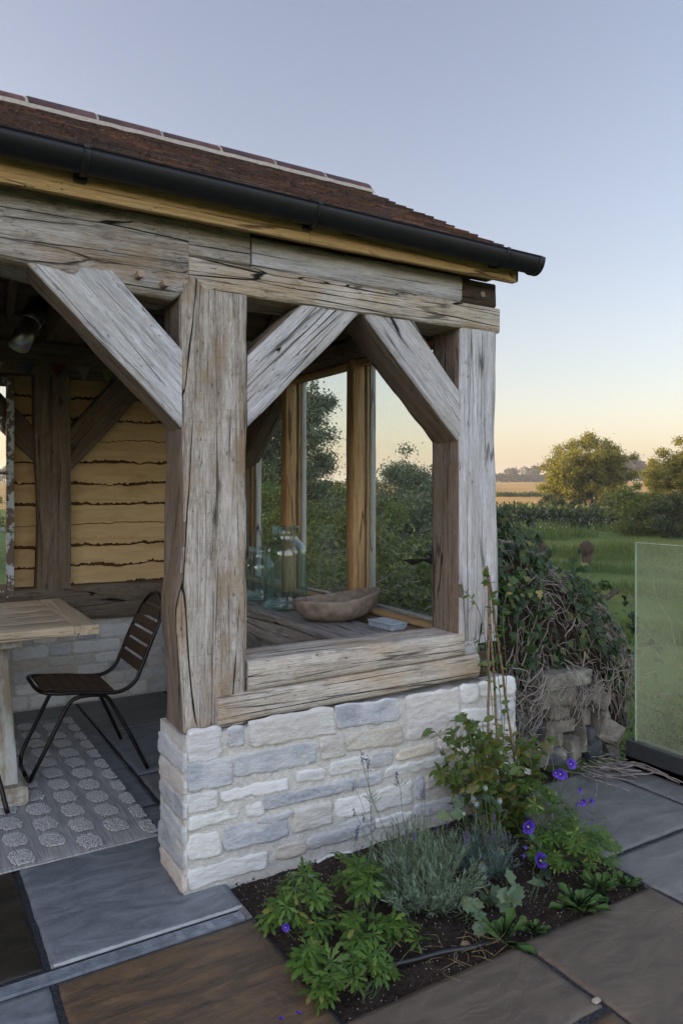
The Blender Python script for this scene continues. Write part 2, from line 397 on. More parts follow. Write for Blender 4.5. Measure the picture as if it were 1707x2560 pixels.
def leafm(name,c1,c2,c3=None,trans=.35,rough=.5,spec=.35,yel=None):
    t=NT(name); isl=t.island(); c=t.ramp(isl,[(0,c1),(.55,c2),(.93,c3 or c2),(1,yel or c3 or c2)])
    n=t.noise(t.co((1,1,1),rand=False),3,2); c=t.mix(t.mr(n,.35,.65,0,.45),c,c1)
    p=t.n('BsdfPrincipled'); t.l(c,p.inputs['Base Color']); p.inputs['Roughness'].default_value=rough; p.inputs['Specular IOR Level'].default_value=spec
    tr=t.n('BsdfTranslucent'); t.l(c,tr.inputs[0]); ms=t.n('MixShader'); ms.inputs[0].default_value=trans
    t.l(p.outputs[0],ms.inputs[1]); t.l(tr.outputs[0],ms.inputs[2]); t.l(ms.outputs[0],t.out.inputs[0]); return t.m
M['lf_tree']=leafm('willow_leaves',(.12,.13,.024),(.20,.19,.036),(.29,.25,.05),.45)
M['lf_dark']=leafm('dark_tree_leaves',(.032,.048,.018),(.055,.078,.026),(.08,.10,.035))
M['lf_grey']=leafm('grey_green_leaves',(.09,.12,.065),(.14,.17,.09),(.19,.22,.12))
M['lf_bush']=leafm('bush_leaves',(.07,.10,.022),(.125,.165,.035),(.20,.22,.05))
M['lf_ivy']=leafm('ivy_leaves',(.016,.034,.010),(.03,.06,.015),(.07,.11,.025),.2,.45,.3,yel=(.30,.24,.07))
M['lf_ger']=leafm('geranium_leaves',(.05,.105,.016),(.08,.155,.024),(.12,.19,.032),.3,yel=(.30,.24,.07))
M['lf_lav']=leafm('lavender_leaves',(.13,.18,.13),(.19,.25,.18),(.24,.31,.23),.2,.7)
M['lf_lavd']=leafm('blue_green_leaves',(.08,.12,.115),(.12,.17,.16),(.16,.21,.19),.2,.7)
M['lf_jas']=leafm('jasmine_leaves',(.06,.10,.018),(.10,.15,.028),(.19,.13,.035),.3,.35,yel=(.30,.24,.07))
M['lf_popl']=leafm('poppy_leaves',(.09,.14,.08),(.13,.19,.10),(.17,.2,.09),.25,yel=(.30,.24,.07))
M['lf_weed']=leafm('weed_leaves',(.06,.12,.035),(.10,.17,.055),(.14,.19,.07),.3,.75,.15,yel=(.30,.24,.07))
M['lf_far']=leafm('far_tree_leaves',(.02,.028,.018),(.03,.038,.022),None,.1)
M['lf_dry']=leafm('dry_grass',(.22,.16,.08),(.3,.22,.11),(.35,.27,.15),.3)
M['petal']=leafm('violet_petals',(.075,.03,.38),(.11,.045,.48),(.15,.07,.52),.3)
M['lavfl']=leafm('lavender_florets',(.05,.035,.11),(.09,.06,.2),(.13,.09,.1),.2)
M['white']=leafm('white_petals',(.6,.6,.55),(.7,.7,.65),None,.3)
M['pod']=simple('poppy_pod',(.22,.30,.26),.6,0,.3,50)
M['stem']=simple('green_stems',(.09,.13,.05),.7)
M['twig']=simple('pale_dead_twigs',(.32,.27,.235),.9,0,.55,25)
M['bark_t']=simple('tree_bark',(.09,.07,.05),.95,0,.5,12)
def glass(name,c,ior=1.45,rough=0.0,dens=0,ac=(.5,.8,.75)):
    t=NT(name); p=t.n('BsdfPrincipled'); p.inputs['Base Color'].default_value=(*c,1); p.inputs['Roughness'].default_value=rough
    p.inputs['Transmission Weight'].default_value=1; p.inputs['IOR'].default_value=ior; t.l(p.outputs[0],t.out.inputs[0])
    if dens:
        v=t.n('VolumeAbsorption'); v.inputs[0].default_value=(*ac,1); v.inputs[1].default_value=dens; t.l(v.outputs[0],t.out.inputs[1])
    return t.m
def jarm():
    t=NT('aqua_jar_glass'); lw=t.n('LayerWeight'); lw.inputs[0].default_value=.5; f=lw.outputs['Facing']
    n=t.noise(t.co(),6,2); f3=t.math('POWER',f,2.2)
    tint=t.mix(f3,(.93,.972,.966),(.58,.79,.77)); tr=t.n('BsdfTransparent'); t.l(tint,tr.inputs[0])
    g=t.n('BsdfGlossy'); g.inputs['Roughness'].default_value=.02; t.l(t.bump(n,.25,.01),g.inputs['Normal'])
    ms=t.n('MixShader'); t.l(t.math('MULTIPLY_ADD',t.math('POWER',f,3.0),.7,.07),ms.inputs[0]); t.l(tr.outputs[0],ms.inputs[1]); t.l(g.outputs[0],ms.inputs[2])
    df=t.n('BsdfTranslucent'); df.inputs[0].default_value=(.62,.82,.80,1); m2=t.n('MixShader'); m2.inputs[0].default_value=.045; t.l(ms.outputs[0],m2.inputs[1]); t.l(df.outputs[0],m2.inputs[2]); t.l(m2.outputs[0],t.out.inputs[0]); return t.m
M['jar']=jarm()
def pane(name,haze=.03,tint=(1,1,1),hc=(.7,.75,.72),grad=False,gl=1.0):
    t=NT(name); tr=t.n('BsdfTransparent'); tr.inputs[0].default_value=(*tint,1)
    gls=t.n('BsdfGlossy'); gls.inputs['Roughness'].default_value=.0
    lw=t.n('LayerWeight'); lw.inputs[0].default_value=.5; frv=t.math('MULTIPLY_ADD',t.math('POWER',lw.outputs['Facing'],5),.85,.02)
    m1=t.n('MixShader'); t.l(t.math('MULTIPLY',frv,gl),m1.inputs[0]); t.l(tr.outputs[0],m1.inputs[1]); t.l(gls.outputs[0],m1.inputs[2])
    df=t.n('BsdfTranslucent'); df.inputs[0].default_value=(*hc,1); d2=t.n('BsdfDiffuse'); d2.inputs[0].default_value=(*hc,1)
    ma=t.n('MixShader'); ma.inputs[0].default_value=.5; t.l(df.outputs[0],ma.inputs[1]); t.l(d2.outputs[0],ma.inputs[2])
    n=t.noise(t.co((1,60,9) if not grad else (14,14,5)),3,6,.6); n2=t.noise(t.co(),1.6,3)
    f=t.math('MULTIPLY',(t.mr(n,.4,.75,.3,1.6) if not grad else t.mr(n,.3,.75,.8,1.2)),t.mr(n2,.35,.65,haze*.5,haze*1.5))
    m2=t.n('MixShader'); t.l(f,m2.inputs[0]); t.l(m1.outputs[0],m2.inputs[1]); t.l(ma.outputs[0],m2.inputs[2]); t.l(m2.outputs[0],t.out.inputs[0])
    return t.m
M['pane']=pane('window_glass',.022,(.93,.96,.95))
M['balu']=pane('dewy_balustrade_glass',.17,(.95,.98,.90),(.60,.61,.46),True,.5)
M['glassedge']=simple('green_glass_edge',(.35,.45,.38),.2)
def cloth(n,c): return simple(n,c,.9,0,.25,30,.1)
# ---------------------------------------------------------------- timber builder
def timber(name,q0,q1,mat,parent=None,inner=None,amp=.003,bev=.008,warp=None,seed=None,cell=.03,chip=.006):
    """q0,q1: end quads, 4 corner points each (matching order); long axis q0->q1"""
    q0=[Vector(p) for p in q0]; q1=[Vector(p) for p in q1]
    c0=sum(q0,Vector())/4; c1=sum(q1,Vector())/4
    X=(c1-c0); L=X.length; X.normalize()
    Y=((q0[1]-q0[0])+(q0[2]-q0[3])); Y=(Y-X*Y.dot(X)).normalized(); Z=X.cross(Y)
    mt=Matrix(((X.x,Y.x,Z.x,c0.x),(X.y,Y.y,Z.y,c0.y),(X.z,Y.z,Z.z,c0.z),(0,0,0,1))); inv=mt.inverted()
    ws=((q0[1]-q0[0]).length,(q0[3]-q0[0]).length)
    bs=min(.9,2*bev/max(ws[0],.01)); bt=min(.9,2*bev/max(ws[1],.01))
    ns=max(2,int(ws[0]/cell)); ntt=max(2,int(ws[1]/cell)); nx=max(2,int(L/cell))
    per=[]
    for i in range(ns+1): per.append((-1+bs+(2-2*bs)*i/ns,-1))
    for i in range(ntt+1): per.append((1,-1+bt+(2-2*bt)*i/ntt))
    for i in range(ns+1): per.append((1-bs-(2-2*bs)*i/ns,1))
    for i in range(ntt+1): per.append((-1,1-bt-(2-2*bt)*i/ntt))
    so=seed if seed is not None else rnd.uniform(0,50)
    def bl(q,s,t):
        a=(1+s)/2;b=(1+t)/2
        return q[0]*(1-a)*(1-b)+q[1]*a*(1-b)+q[2]*a*b+q[3]*(1-a)*b
    mb=MB(); vs=[]; P=len(per)
    for i in range(nx+1):
        u=i/nx
        for s,t in per:
            p=bl(q0,s,t).lerp(bl(q1,s,t),u)
            ctr=bl(q0,0,0).lerp(bl(q1,0,0),u); out=(p-ctr); out-=X*out.dot(X)
            out=out.normalized() if out.length>1e-6 else out
            l=inv@p
            nz=noise.noise(Vector((l.x*1.6,l.y*7,l.z*7+so)))*amp*1.6+noise.noise(Vector((l.x*6,l.y*25,l.z*25+so)))*amp*.8
            corner=min(1,max(0,(abs(s)+abs(t)-1.6)/.4))
            cz=max(0,noise.noise(Vector((l.x*5+so,s*3,t*3)))*1.6-.1)*chip*corner
            p=p+out*(nz-cz)
            if warp: p=p+Vector(warp(u,s,t))
            vs.append(inv@p)
    fs=[(i*P+k,(i+1)*P+k,(i+1)*P+(k+1)%P,i*P+(k+1)%P) for i in range(nx) for k in range(P)]
    fs=[f[::-1] for f in fs] if False else fs
    mb.add(vs,fs,0,True)
    mb.add([vs[k] for k in range(P)],[tuple(range(P))],0,False); mb.add([vs[nx*P+k] for k in range(P)],[tuple(range(P))[::-1]],0,False)
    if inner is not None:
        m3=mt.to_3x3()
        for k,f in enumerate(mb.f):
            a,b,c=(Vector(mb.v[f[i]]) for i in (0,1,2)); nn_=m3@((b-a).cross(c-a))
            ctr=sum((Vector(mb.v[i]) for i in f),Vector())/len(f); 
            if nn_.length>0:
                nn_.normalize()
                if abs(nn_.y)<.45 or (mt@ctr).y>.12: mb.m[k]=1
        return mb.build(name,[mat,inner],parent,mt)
    o=mb.build(name,mat,parent,mt)
    return o
def tbox(name,x0,x1,y0,y1,z0,z1,axis,mat,parent=None,**k):
    if axis=='x': q=lambda x:[(x,y0,z0),(x,y1,z0),(x,y1,z1),(x,y0,z1)]; return timber(name,q(x0),q(x1),mat,parent,**k)
    if axis=='y': q=lambda y:[(x0,y,z0),(x1,y,z0),(x1,y,z1),(x0,y,z1)]; return timber(name,q(y0),q(y1),mat,parent,**k)
    q=lambda z:[(x0,y0,z),(x1,y0,z),(x1,y1,z),(x0,y1,z)]; return timber(name,q(z0),q(z1),mat,parent,**k)
def brace(name,pts,y0,y1,mat,parent=None,**k):
    """pts a,b (one end) d,c (other end) as (x,z); a-d one long edge, b-c the other"""
    a,b,c,d=pts; f=lambda p,y:(p[0],y,p[1])
    return timber(name,[f(a,y0),f(b,y0),f(b,y1),f(a,y1)],[f(d,y0),f(c,y0),f(c,y1),f(d,y1)],mat,parent,**k)
# ---------------------------------------------------------------- stone walling
TINT={'L':(.72,.70,.66),'B':(.345,.36,.395),'K':(.275,.29,.325),'T':(.56,.50,.45),'N':(.48,.40,.31),'E':(.60,.54,.49),'G':(.49,.49,.50),'Y':(.66,.57,.43)}
def stone_patch(V,F,C,quad,key,O,U,W_,N,prot=.014,seed=0):
    """one stone: quad = 4 (u,w): TL TR BR BL on plane O,U,W_, outward N"""
    q=[Vector((quad[2*i],quad[2*i+1])) for i in range(4)]
    w=(q[1]-q[0]).length; h=(q[0]-q[3]).length
    q[0]+=Vector((-.005,.005));q[1]+=Vector((.005,.005));q[2]+=Vector((.005,-.005));q[3]+=Vector((-.005,-.005)); w+=.01;h+=.01
    nx=max(5,int(w/.011)); ny=max(5,int(h/.009))
    base=len(V); col_=TINT[key]; kf=rnd.uniform(.86,1.12); col_=tuple(c*kf*rnd.uniform(.98,1.02) for c in col_)
    dark=key in 'BK'; tilt=(rnd.uniform(-.004,.004),rnd.uniform(-.003,.003))
    eu=min(.3,.0045/w); ew=min(.3,.0045/h)
    ss=[0]+[eu+(1-2*eu)*i/nx for i in range(nx+1)]+[1]; tt_=[0]+[ew+(1-2*ew)*j/ny for j in range(ny+1)]+[1]; nx+=2; ny+=2
    for j in range(ny+1):
        t=tt_[j]
        for i in range(nx+1):
            s=ss[i]
            p=(q[0]*(1-s)+q[1]*s)*(1-t)+(q[3]*(1-s)+q[2]*s)*t
            du=min(s,1-s)*w; dw=min(t,1-t)*h
            # outline wobble + rounded corners
            nv=noise.noise(Vector((p.x*22,p.y*22,seed))); nv2=noise.noise(Vector((p.x*22+9,p.y*22,seed+5)))
            ctr=(q[0]+q[2])/2; cr=.022
            k=max(0,1-du/cr)*max(0,1-dw/cr)
            p=p+(ctr-p)*Vector((1,1)).length*0
            d=(ctr-p); p=p+Vector((math.copysign(k*.006,d.x),math.copysign(k*.006,d.y)))
            p=p+Vector((nv*.009,nv2*.009))*(1 if min(du,dw)<.012 else .5)
            e=min(1,min(du,dw)/.004); e=e**.6
            z=-.010+(prot+.010)*e + noise.noise(Vector((p.x*9,p.y*24,seed)))*.0035*e+noise.noise(Vector((p.x*42,p.y*85,seed+3)))*.0042*e+abs(noise.noise(Vector((p.x*16,p.y*40,seed+6))))*.003*e
            z+=tilt[0]*(s-.5)*2*e+tilt[1]*(t-.5)*2*e
            V.append(O+U*p.x+W_*p.y+N*z)
            cc=col_
            if dark:
                b=noise.noise(Vector((p.x*14,p.y*14,seed+8)))*.5+.5; f=min(1,max(0,(1-e)*.9+(b-.45)*1.2)); cc=tuple(a*(1-f)+b2*f for a,b2 in zip(col_,(.66,.64,.61)))
            C.append((*cc,1))
    for j in range(ny):
        for i in range(nx):
            a=base+j*(nx+1)+i; F.append((a,a+nx+1,a+nx+2,a+1))
def mortar_patch(V,F,O,U,W_,N,u0,u1,w0,w1,step=.016,seed=0,amp=.005):
    nx=max(1,int((u1-u0)/step)); ny=max(1,int((w1-w0)/step)); b=len(V)
    for j in range(ny+1):
        for i in range(nx+1):
            u=u0+(u1-u0)*i/nx; w=w0+(w1-w0)*j/ny
            z=noise.noise(Vector((u*18,w*18,seed)))*amp+noise.noise(Vector((u*60,w*60,seed)))*amp*.5
            z-=.001
            if i in(0,nx) or j in (0,ny): z=-.002
            V.append(O+U*u+W_*w+N*z)
    for j in range(ny):
        for i in range(nx):
            a=b+j*(nx+1)+i; F.append((a,a+1,a+nx+2,a+nx+1))
def rand_stones(u0,u1,w0,w1,rs,hmin=.05,hmax=.1):
    out=[]; w=w0+.008
    while w<w1-.03:
        h=min(rs.uniform(hmin,hmax),w1-w-.004)
        if w1-w-h<.035: h=w1-w-.004
        u=u0+.004
        while u<u1-.03:
            L=rs.uniform(.1,.34); 
            if u1-u-L<.09: L=u1-u-.004
            dy=rs.uniform(-.006,.006)
            if rs.random()<.16 and h>.075:
                m=w+h*rs.uniform(.4,.6)
                out.append(((u,w+h+dy,u+L,w+h,u+L,m+.007,u,m+.007),rs.choice('LLTGB')))
                out.append(((u,m-.007,u+L,m-.007,u+L,w,u,w+dy),rs.choice('LLTGYB')))
            else: out.append(((u,w+h+dy,u+L,w+h-dy,u+L,w,u,w+dy*.5),rs.choice('LLLLTTGBKEN')))
            u+=L+.016
        w+=h+.017
    return out
def wall_obj(name,faces,parent=None,**k):
    """faces: list of (O,U,W,N,u0,u1,w0,w1,stones,seed)"""
    V=[];F=[];C=[];MI=[]
    for (O,U,W_,N,u0,u1,w0,w1,st,seed) in faces:
        O,U,W_,N=map(Vector,(O,U,W_,N))
        n0=len(F)
        mortar_patch(V,F,O,U,W_,N,u0,u1,w0,w1,seed=seed)
        while len(C)<len(V): C.append((.5,.5,.5,1))
        MI+= [1]*(len(F)-n0); n0=len(F)
        for i,(q,key) in enumerate(st): stone_patch(V,F,C,q,key,O,U,W_,N,prot=.0025+.0045*rnd.random(),seed=seed+i*1.7)
        MI+=[0]*(len(F)-n0)
    me=bpy.data.meshes.new(name); me.from_pydata([tuple(v) for v in V],[],F)
    me.polygons.foreach_set('material_index',MI); me.polygons.foreach_set('use_smooth',[True]*len(F))
    ca=me.color_attributes.new('Col','FLOAT_COLOR','POINT'); ca.data.foreach_set('color',[x for c in C for x in c]); me.update()
    return link(name,me,[M['stone'],M['mortar']],parent)
STN='''(0.001,0.582,0.126,0.574,0.126,0.462,0.001,0.463) L
(0.155,0.569,0.221,0.568,0.221,0.492,0.155,0.499) B
(0.242,0.574,0.613,0.574,0.613,0.467,0.242,0.483) T
(0.619,0.573,0.932,0.557,0.932,0.471,0.619,0.486) K
(0.969,0.562,1.255,0.560,1.255,0.378,0.969,0.373) E
(1.264,0.564,1.364,0.565,1.364,0.487,1.264,0.490) L
(1.374,0.570,1.583,0.571,1.583,0.484,1.374,0.506) L
(1.264,0.458,1.464,0.446,1.464,0.366,1.264,0.382) L
(1.473,0.476,1.585,0.471,1.585,0.382,1.473,0.376) B
(0.001,0.463,0.171,0.451,0.171,0.360,0.001,0.366) B
(0.183,0.461,0.528,0.453,0.528,0.366,0.183,0.381) B
(0.540,0.464,0.658,0.459,0.658,0.372,0.540,0.379) T
(0.664,0.453,0.945,0.447,0.945,0.371,0.664,0.386) N
(1.134,0.358,1.259,0.355,1.259,0.300,1.134,0.310) T
(0.912,0.340,1.116,0.343,1.116,0.302,0.912,0.302) Y
(0.001,0.357,0.116,0.348,0.116,0.283,0.001,0.289) L
(0.123,0.337,0.400,0.339,0.400,0.288,0.123,0.305) L
(0.437,0.347,0.569,0.340,0.569,0.297,0.437,0.310) L
(0.589,0.357,0.765,0.351,0.765,0.299,0.589,0.303) L
(0.781,0.352,0.892,0.349,0.892,0.292,0.781,0.296) G
(0.851,0.277,1.172,0.283,1.172,0.236,0.851,0.248) L
(0.001,0.271,0.201,0.272,0.201,0.231,0.001,0.231) L
(0.227,0.272,0.296,0.271,0.296,0.223,0.227,0.225) L
(0.294,0.280,0.709,0.274,0.709,0.227,0.294,0.235) K
(0.715,0.267,0.838,0.271,0.838,0.227,0.715,0.228) B
(0.809,0.201,0.996,0.205,0.996,0.107,0.809,0.117) L
(1.015,0.211,1.053,0.212,1.053,0.116,1.015,0.114) B
(1.070,0.206,1.244,0.193,1.244,0.142,1.070,0.151) T
(0.001,0.207,0.124,0.198,0.124,0.112,0.001,0.123) L
(0.140,0.206,0.402,0.194,0.402,0.111,0.140,0.124) K
(0.427,0.206,0.598,0.200,0.598,0.112,0.427,0.120) T
(0.619,0.203,0.777,0.197,0.777,0.124,0.619,0.124) L
(1.005,0.092,1.244,0.080,1.244,0.024,1.005,0.045) G
(0.803,0.081,0.992,0.077,0.992,0.037,0.803,0.042) L
(0.001,0.085,0.310,0.074,0.310,0.018,0.001,0.014) L
(0.348,0.083,0.478,0.078,0.478,0.023,0.348,0.032) N
(0.485,0.083,0.796,0.078,0.796,0.030,0.485,0.033) G
(0.525,-0.012,0.697,-0.018,0.697,-0.037,0.525,-0.032) L
(1.274,0.358,1.417,0.351,1.417,0.287,1.274,0.290) L
(1.433,0.354,1.579,0.347,1.579,0.282,1.433,0.278) T
(1.266,0.268,1.371,0.260,1.371,0.203,1.266,0.206) G
(1.394,0.262,1.579,0.258,1.579,0.198,1.394,0.204) L
(1.274,0.182,1.402,0.174,1.402,0.110,1.274,0.114) T
(1.425,0.175,1.579,0.169,1.579,0.091,1.425,0.093) L
(1.259,0.094,1.379,0.086,1.379,0.028,1.259,0.032) L
(1.402,0.075,1.579,0.073,1.579,0.002,1.402,0.006) B
(0.607,0.107,0.784,0.107,0.784,0.060,0.607,0.066) G
(0.273,0.205,0.424,0.206,0.424,0.184,0.273,0.181) G'''
front=[]
for l in STN.strip().split('\n'):
    a,k=l.rsplit(' ',1); front.append((tuple(float(x) for x in a.strip('()').split(',')),k))
# ---------------------------------------------------------------- the oak garden room
B=empty('garden_room',(0,0,0),0,'oak framed garden room with weathered posts, pale stone plinth and clay tile roof','building')
rs=random.Random(3)
PX1=1.595; WT=.275
wall_obj('stone_plinth',[
 ((0,0,0),(1,0,0),(0,0,1),(0,-1,0),-.012,PX1,-.03,.557,front,1),
 ((-.012,0,0),(0,-1,0),(0,0,1),(-1,0,0),-WT,0,-.03,.557,rand_stones(-WT,.006,0,.552,rs),11),
 ((PX1,0,0),(0,1,0),(0,0,1),(1,0,0),0,2.9,-.5,.557,rand_stones(0,2.9,-.1,.552,rs),17),
 ((0,WT,0),(-1,0,0),(0,0,1),(0,1,0),-PX1,.012,-.03,.557,rand_stones(-PX1,0,0,.552,rs),23),
 ((0,0,.557),(1,0,0),(0,1,0),(0,0,1),-.012,PX1,0,WT,[],29),
 ((1.32,0,0),(0,-1,0),(0,0,1),(-1,0,0),-2.9,-WT,-.03,.557,rand_stones(-2.9,-WT,0,.552,rs),31),
 ((1.32,0,.557),(1,0,0),(0,1,0),(0,0,1),0,.27,WT,2.9,[],33)],B)
wall_obj('stone_wall',[
 ((0,2.65,0),(1,0,0),(0,0,1),(0,-1,0),-3.2,1.33,-.03,.56,rand_stones(-3.2,1.33,0,.555,rs,.045,.085),41),
 ((0,2.92,0),(-1,0,0),(0,0,1),(0,1,0),-1.6,3.2,-.5,.56,[],43),
 ((0,2.65,.56),(1,0,0),(0,1,0),(0,0,1),-3.2,1.33,0,.27,[],45)],B)
# posts
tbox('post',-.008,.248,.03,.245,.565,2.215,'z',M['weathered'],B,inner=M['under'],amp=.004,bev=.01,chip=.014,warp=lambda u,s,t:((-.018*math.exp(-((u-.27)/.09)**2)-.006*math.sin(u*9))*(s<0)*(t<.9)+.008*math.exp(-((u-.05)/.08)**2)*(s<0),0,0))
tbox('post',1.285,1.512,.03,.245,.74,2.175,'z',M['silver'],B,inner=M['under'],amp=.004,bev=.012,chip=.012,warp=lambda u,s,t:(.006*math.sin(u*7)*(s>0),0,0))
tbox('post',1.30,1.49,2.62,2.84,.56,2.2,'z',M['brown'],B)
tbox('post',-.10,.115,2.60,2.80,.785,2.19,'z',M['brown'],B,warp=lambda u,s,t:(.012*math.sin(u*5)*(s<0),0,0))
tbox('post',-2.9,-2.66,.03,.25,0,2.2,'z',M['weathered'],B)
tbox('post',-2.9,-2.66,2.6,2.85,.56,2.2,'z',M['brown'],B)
# sill and rails
timber('sill_beam',[(.125,.022,.572),(.125,.235,.572),(.125,.235,.680),(.125,.022,.680)],[(1.395,.022,.585),(1.395,.235,.585),(1.395,.235,.690),(1.395,.022,.690)],M['plate'],B,amp=.004,bev=.009,chip=.014)
timber('sill_beam',[(.246,.020,.682),(.246,.250,.682),(.246,.250,.796),(.246,.020,.796)],[(1.305,.020,.692),(1.305,.250,.692),(1.305,.250,.793),(1.305,.020,.793)],M['plate'],B,amp=.004,bev=.012,chip=.012)
tbox('sill_beam',1.31,1.385,.027,.24,.69,.762,'x',M['silver'],B)
tbox('sill_beam',1.397,1.452,.0305,.235,.578,.70,'x',M['endgrain'],B,amp=.006)
tbox('peg',1.415,1.437,-.005,.1,.632,.654,'y',M['peg'],B,amp=.001,bev=.009,cell=.01)
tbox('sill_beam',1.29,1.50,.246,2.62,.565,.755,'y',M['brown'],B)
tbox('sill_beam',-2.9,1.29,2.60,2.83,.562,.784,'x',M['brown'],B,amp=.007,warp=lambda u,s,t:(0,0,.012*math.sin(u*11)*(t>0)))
# plates over the front opening
timber('plate_beam',[(.014,.026,2.172),(.014,.25,2.172),(.014,.25,2.288),(.014,.026,2.288)],[(1.522,.026,2.172),(1.522,.25,2.172),(1.522,.25,2.288),(1.522,.026,2.288)],M['plate'],B,amp=.0035,bev=.008,chip=.018)
tbox('plate_beam',.262,1.292,.027,.25,2.2885,2.405,'x',M['silver'],B,amp=.003,bev=.012)
tbox('plate_beam',1.2935,1.50,.034,.25,2.290,2.400,'x',M['endgrain'],B,amp=.005)
def logwarp(u,s,t):
    x=-2.9+u*2.912
    dz=0; k=0
    if t<0:
        k=max(0,min(1,(x+.42)/.14))*(1-max(0,min(1,(x+.045)/.055))**2)
        dz=-.075*k*(.75+.25*math.sin(x*9))*(1.0 if s<0 else .8)+.02*math.sin(x*5.1)*(1-k)
    return (0,(.022*k if (t<-.3 and s<0) else -.006),dz*min(1,-t*1.5) if t<0 else 0)
timber('log_beam',[(-2.9,.024,2.175),(-2.9,.26,2.175),(-2.9,.26,2.42),(-2.9,.024,2.42)],[(.011,.024,2.175),(.011,.26,2.175),(.011,.26,2.42),(.011,.024,2.42)],M['logwood'],B,amp=.007,bev=.014,chip=.02,warp=logwarp,cell=.022)
tbox('log_beam',.0115,.2545,.022,.255,2.2895,2.42,'x',M['logwood'],B,amp=.005,bev=.008,chip=.012)
for (x,z) in ((-.165,2.19),(-.075,2.172)): tbox('peg',x-.012,x+.012,-.004,.05,z-.012,z+.012,'y',M['peg'],B,amp=.0005,bev=.005,cell=.004)
tbox('peg',1.405,1.429,.026,.06,2.328,2.352,'y',M['peg'],B,amp=.0005,bev=.005,cell=.004)
# braces
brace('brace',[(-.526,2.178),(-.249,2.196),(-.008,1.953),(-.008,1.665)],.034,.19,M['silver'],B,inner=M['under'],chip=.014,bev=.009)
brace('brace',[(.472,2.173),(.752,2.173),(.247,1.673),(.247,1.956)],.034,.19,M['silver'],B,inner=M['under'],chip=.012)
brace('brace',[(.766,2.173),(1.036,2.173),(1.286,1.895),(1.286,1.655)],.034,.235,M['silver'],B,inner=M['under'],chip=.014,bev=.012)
brace('brace',[(-2.1,2.178),(-2.38,2.178),(-2.66,1.9),(-2.66,1.6)],.034,.19,M['silver'],B)
brace('brace',[(.40,2.19),(.67,2.19),(.115,1.56),(.115,1.85)],2.61,2.75,M['brown'],B)
brace('brace',[(-.42,2.19),(-.65,2.19),(-.1,1.62),(-.1,1.85)],2.68,2.78,M['brown'],B)
timber('brace',[(1.335,2.62,1.60),(1.335,2.62,1.80),(1.47,2.62,1.80),(1.47,2.62,1.60)],[(1.335,1.97,2.10),(1.335,2.14,2.20),(1.47,2.14,2.20),(1.47,1.97,2.10)],M['brown'],B)
# rear plate, end plate, tie beams, rafters
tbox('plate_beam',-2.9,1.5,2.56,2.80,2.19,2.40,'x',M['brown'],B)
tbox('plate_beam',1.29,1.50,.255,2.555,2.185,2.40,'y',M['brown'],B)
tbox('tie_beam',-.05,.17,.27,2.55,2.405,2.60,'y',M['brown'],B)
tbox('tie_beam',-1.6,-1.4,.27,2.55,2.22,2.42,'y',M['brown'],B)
RS=.565; RZ=lambda y:2.525+RS*(y-.0)          # underside line of the front slope
RY=1.40; RTOP=2.525+RS*RY
for i in range(8):
    x=1.50-i*.6
    for sgn in (1,-1):
        f=(lambda y:(y,RZ(y))) if sgn>0 else (lambda y:(2*RY-y,RZ(y)))
        a=f(-.05);b=f(RY-.01)
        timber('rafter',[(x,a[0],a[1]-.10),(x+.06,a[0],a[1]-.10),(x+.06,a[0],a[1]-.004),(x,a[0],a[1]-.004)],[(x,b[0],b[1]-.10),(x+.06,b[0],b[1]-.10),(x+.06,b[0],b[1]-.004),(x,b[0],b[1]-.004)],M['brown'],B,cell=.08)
# roof: boarding and individual clay tiles
mb=MB(); rt=random.Random(5)
XR=1.60
for sgn in (1,-1):
    Y=lambda y:y if sgn>0 else 2*RY-y
    vs=[(x,Y(y),RZ(y)+dz) for x in (-3.2,XR-.03) for (y,dz) in ((-.08,0),(RY,0),(RY,.018),(-.08,.018))]
    fs=[(0,1,2,3),(4,7,6,5),(0,4,5,1),(3,2,6,7),(0,3,7,4),(1,5,6,2)]
    mb.add(vs,fs,1,False)
    ca=math.atan(RS); nrow=17; g=(RY+.10)/math.cos(ca)/nrow
    for r in range(nrow):
        s0=r*g; x=-3.2+(.0825 if r%2 else 0)
        while x<XR-.02:
            w_=.163; xe=min(x+w_,XR)
            L=min(g*1.75,(RY+.10)/math.cos(ca)-r*g-.004); jl=rt.uniform(-.006,.006); jz=rt.uniform(-.0015,.004); th=.013
            j2=rt.uniform(-.003,.003)
            def P(s,h,xx): 
                y=-.10+s*math.cos(ca)-h*math.sin(ca); z=RZ(-.10)+.022+s*math.sin(ca)+h*math.cos(ca)
                if r==0: z+=.008
                return (xx,Y(y),z)
            a=s0-jl; h0=.016+jz; h1=.002
            vs=[P(a,h0-th,x+.001),P(a,h0-th+j2*.3,xe-.001),P(a,h0,x+.001),P(a,h0+j2,xe-.001),P(a+L,h1-th+.006,x),P(a+L,h1-th+.006,xe),P(a+L,h1,x),P(a+L,h1,xe)]
            mb.add(vs,[(0,1,3,2),(2,3,7,6),(0,2,6,4),(1,5,7,3),(0,4,5,1),(4,6,7,5)],0,False)
            x+=w_+.002
roof=mb.build('roof',[M['tiles'],M['brown']],B)
mb=MB(); mm=MB()
